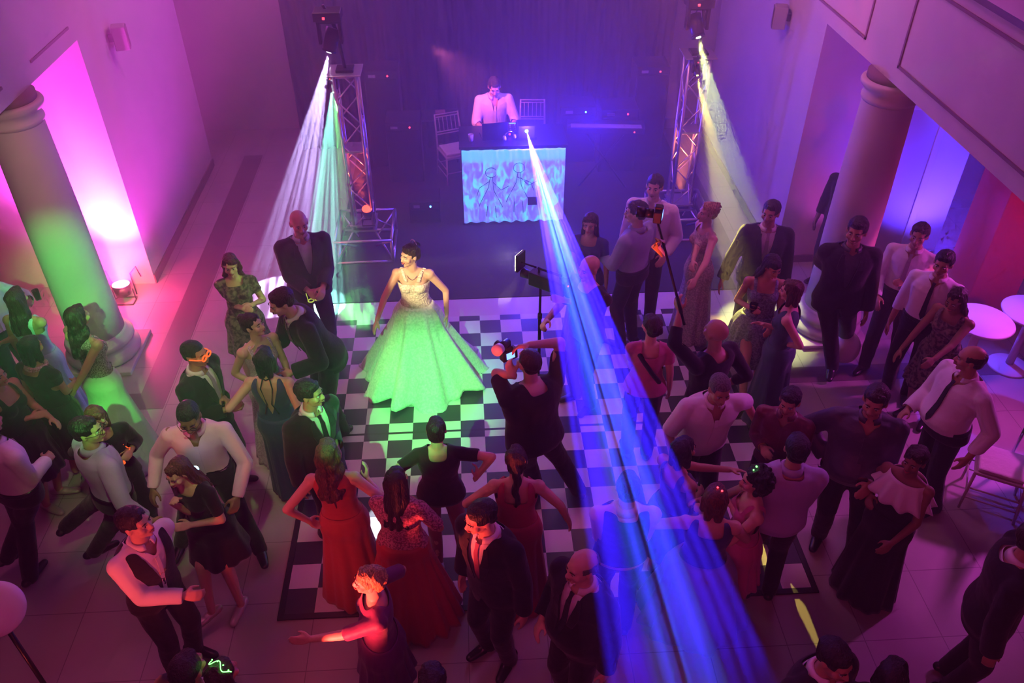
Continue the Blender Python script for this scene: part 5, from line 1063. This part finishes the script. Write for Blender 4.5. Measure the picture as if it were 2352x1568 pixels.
person('man in dark waistcoat and white shirt behind the blue beam', 1446, 1094, 1.72, 176, 'M', 1.06, 'skin_light', ('short', 'h_dark'), [('trousers', 'black'), ('shirt', 'shirt', {}), ('vest', 'suit'), ('shoes', 'shoe')], larm='front', rarm='front')
person('man in dark suit filling the lower right edge', 2395, 1215, 1.80, 60, 'M', 1.25, 'skin_mid', ('short', 'h_dark'), SUIT('suit', 'shirt', None), larm='down', rarm='down', face=False)
# heads along the bottom edge
person('dark-haired head with green earring, lower right corner', 1932, 1490, 1.76, 24, 'M', 1.1, 'skin_mid', ('short', 'h_black'), SUIT('suit', 'shirt', None), tilt=20)
person('dark head barely in view beside the lower right head', 2062, 1528, 1.70, 150, 'W', 1.1, 'skin_mid', ('bob', 'h_black'), [('dress', 'black', dict(front=1.36, back=1.36, slv=.5, full=.25))], face=False)
person('top of a dark head at the bottom centre edge', 990, 1540, 1.68, 180, 'W', 1.0, 'skin_light', ('updo', 'h_black'), [('dress', 'navy', dict(front=1.36, back=1.34, slv=.4, full=.25))], face=False)
person('dark head and shoulder at the bottom edge, left of green sparkles', 418, 1512, 1.72, 160, 'M', 1.1, 'skin_mid', ('short', 'h_black'), SUIT('suit', 'shirt', None), face=False)
def sparkle(c): c['headput']('glow_headband', [path([(.085*math.cos(a), -.01+.02*math.sin(a*5), .045+.095*math.sin(a)) for a in np.linspace(.35, math.pi-.35, 22)], .0028, 6)]+[ellip((.088*math.cos(a), .0, .05+.098*math.sin(a)), (.005, .005, .005), n=6, k=5) for a in (.6, 1.1, 1.6, 2.2)], 'g_green')
person('woman wearing a thin green glowing headband at the bottom edge', 500, 1528, 1.62, 150, 'W', 1.0, 'skin_mid', ('long', 'h_dark'), [('dress', 'black', dict(front=1.36, back=1.36, slv=.5, full=.25))], face=False, extras=sparkle)
person('shadowy dark-clothed person standing against the wall behind right column', 1912, 462, 1.74, -50, 'M', 1.05, 'skin_dark', ('short', 'h_black'), [('trousers', 'black'), ('tee', 'black', dict(slv=1.7)), ('shoes', 'shoe')], pos=(5.72, .52))
# the DJ
person('DJ in light pink shirt working behind the glowing booth', 1136, 182, 1.76, 4, 'M', 1.05, 'skin_light', ('short', 'h_dark'), SHIRT('shirt', 'black', None, loose=.012, open=1.22, slv=1.3), tilt=44, lean=(12, 0), rarm=dict(l=(.16, .34, 1.14), curl=.5), larm=dict(l=(-.20, .36, 1.16), curl=.5))

# ------------------------------------------------------------------ haze in the air of the hall
def hazemat(n, d, g=.2):
    vm = bpy.data.materials.new(n); vm.use_nodes = True; N = vm.node_tree.nodes; N.clear()
    ou = N.new('ShaderNodeOutputMaterial'); vs = N.new('ShaderNodeVolumeScatter'); vs.inputs['Density'].default_value = d; vs.inputs['Anisotropy'].default_value = g; vs.inputs['Color'].default_value = (1, 1, 1, 1)
    vm.node_tree.links.new(vs.outputs[0], ou.inputs['Volume']); return vm
vb = MB().add(box(-6.4, 9.3, -8.6, -1.6, .02, 6.3)).build('haze', hazemat('thin_haze', .010, .4)); setp(vb, 'thin haze over the near half of the hall', 'haze', kind='stuff')
vb = MB().add(box(-6.4, 9.3, -1.599, 5.55, .02, 6.3)).build('haze', hazemat('stage_haze', .072, .25)); setp(vb, 'stage haze filling the hall around the DJ booth and towers', 'haze', kind='stuff')
# cones of denser haze added along the beams to make them show
def beam_cone(a, b, ang, label, d, L=None, g=.2, r0=.03):
    a = np.asarray(a); b = np.asarray(b); D = (b-a)/np.linalg.norm(b-a); L = L or np.linalg.norm(b-a); t = math.tan(R_(ang/2))*1.08; Pp = []
    u, v, _ = frame(D); th = np.linspace(0, 2*math.pi, 40, endpoint=False)
    for q in np.linspace(.012, L, 8): Pp.append(a+D*q+(np.outer(np.cos(th), u)+np.outer(np.sin(th), v))*(r0*.5+q*t))
    V, F = rings(Pp); V[:, 2] = np.maximum(V[:, 2], .02); o = raw('beam_haze', V, F, hazemat('dense_beam_haze', d, g)); setp(o, label, 'light beam', kind='stuff'); return o
beam_cone(LAS, _e, 5.3, 'blue beam of light fanning from the DJ table across the crowd', .045, g=.3)
beam_cone(LH, at(645, 640, .2), 17, 'lilac-white beam falling from left truss', .16)
beam_cone(LG, at(850, 700, 0), 20, 'green beam falling from left truss', .08)
beam_cone(RH, at(1735, 680, .3), 16, 'lime green beam falling from right truss', .09, L=2.5)

bpy.data.scenes.remove(TMP)
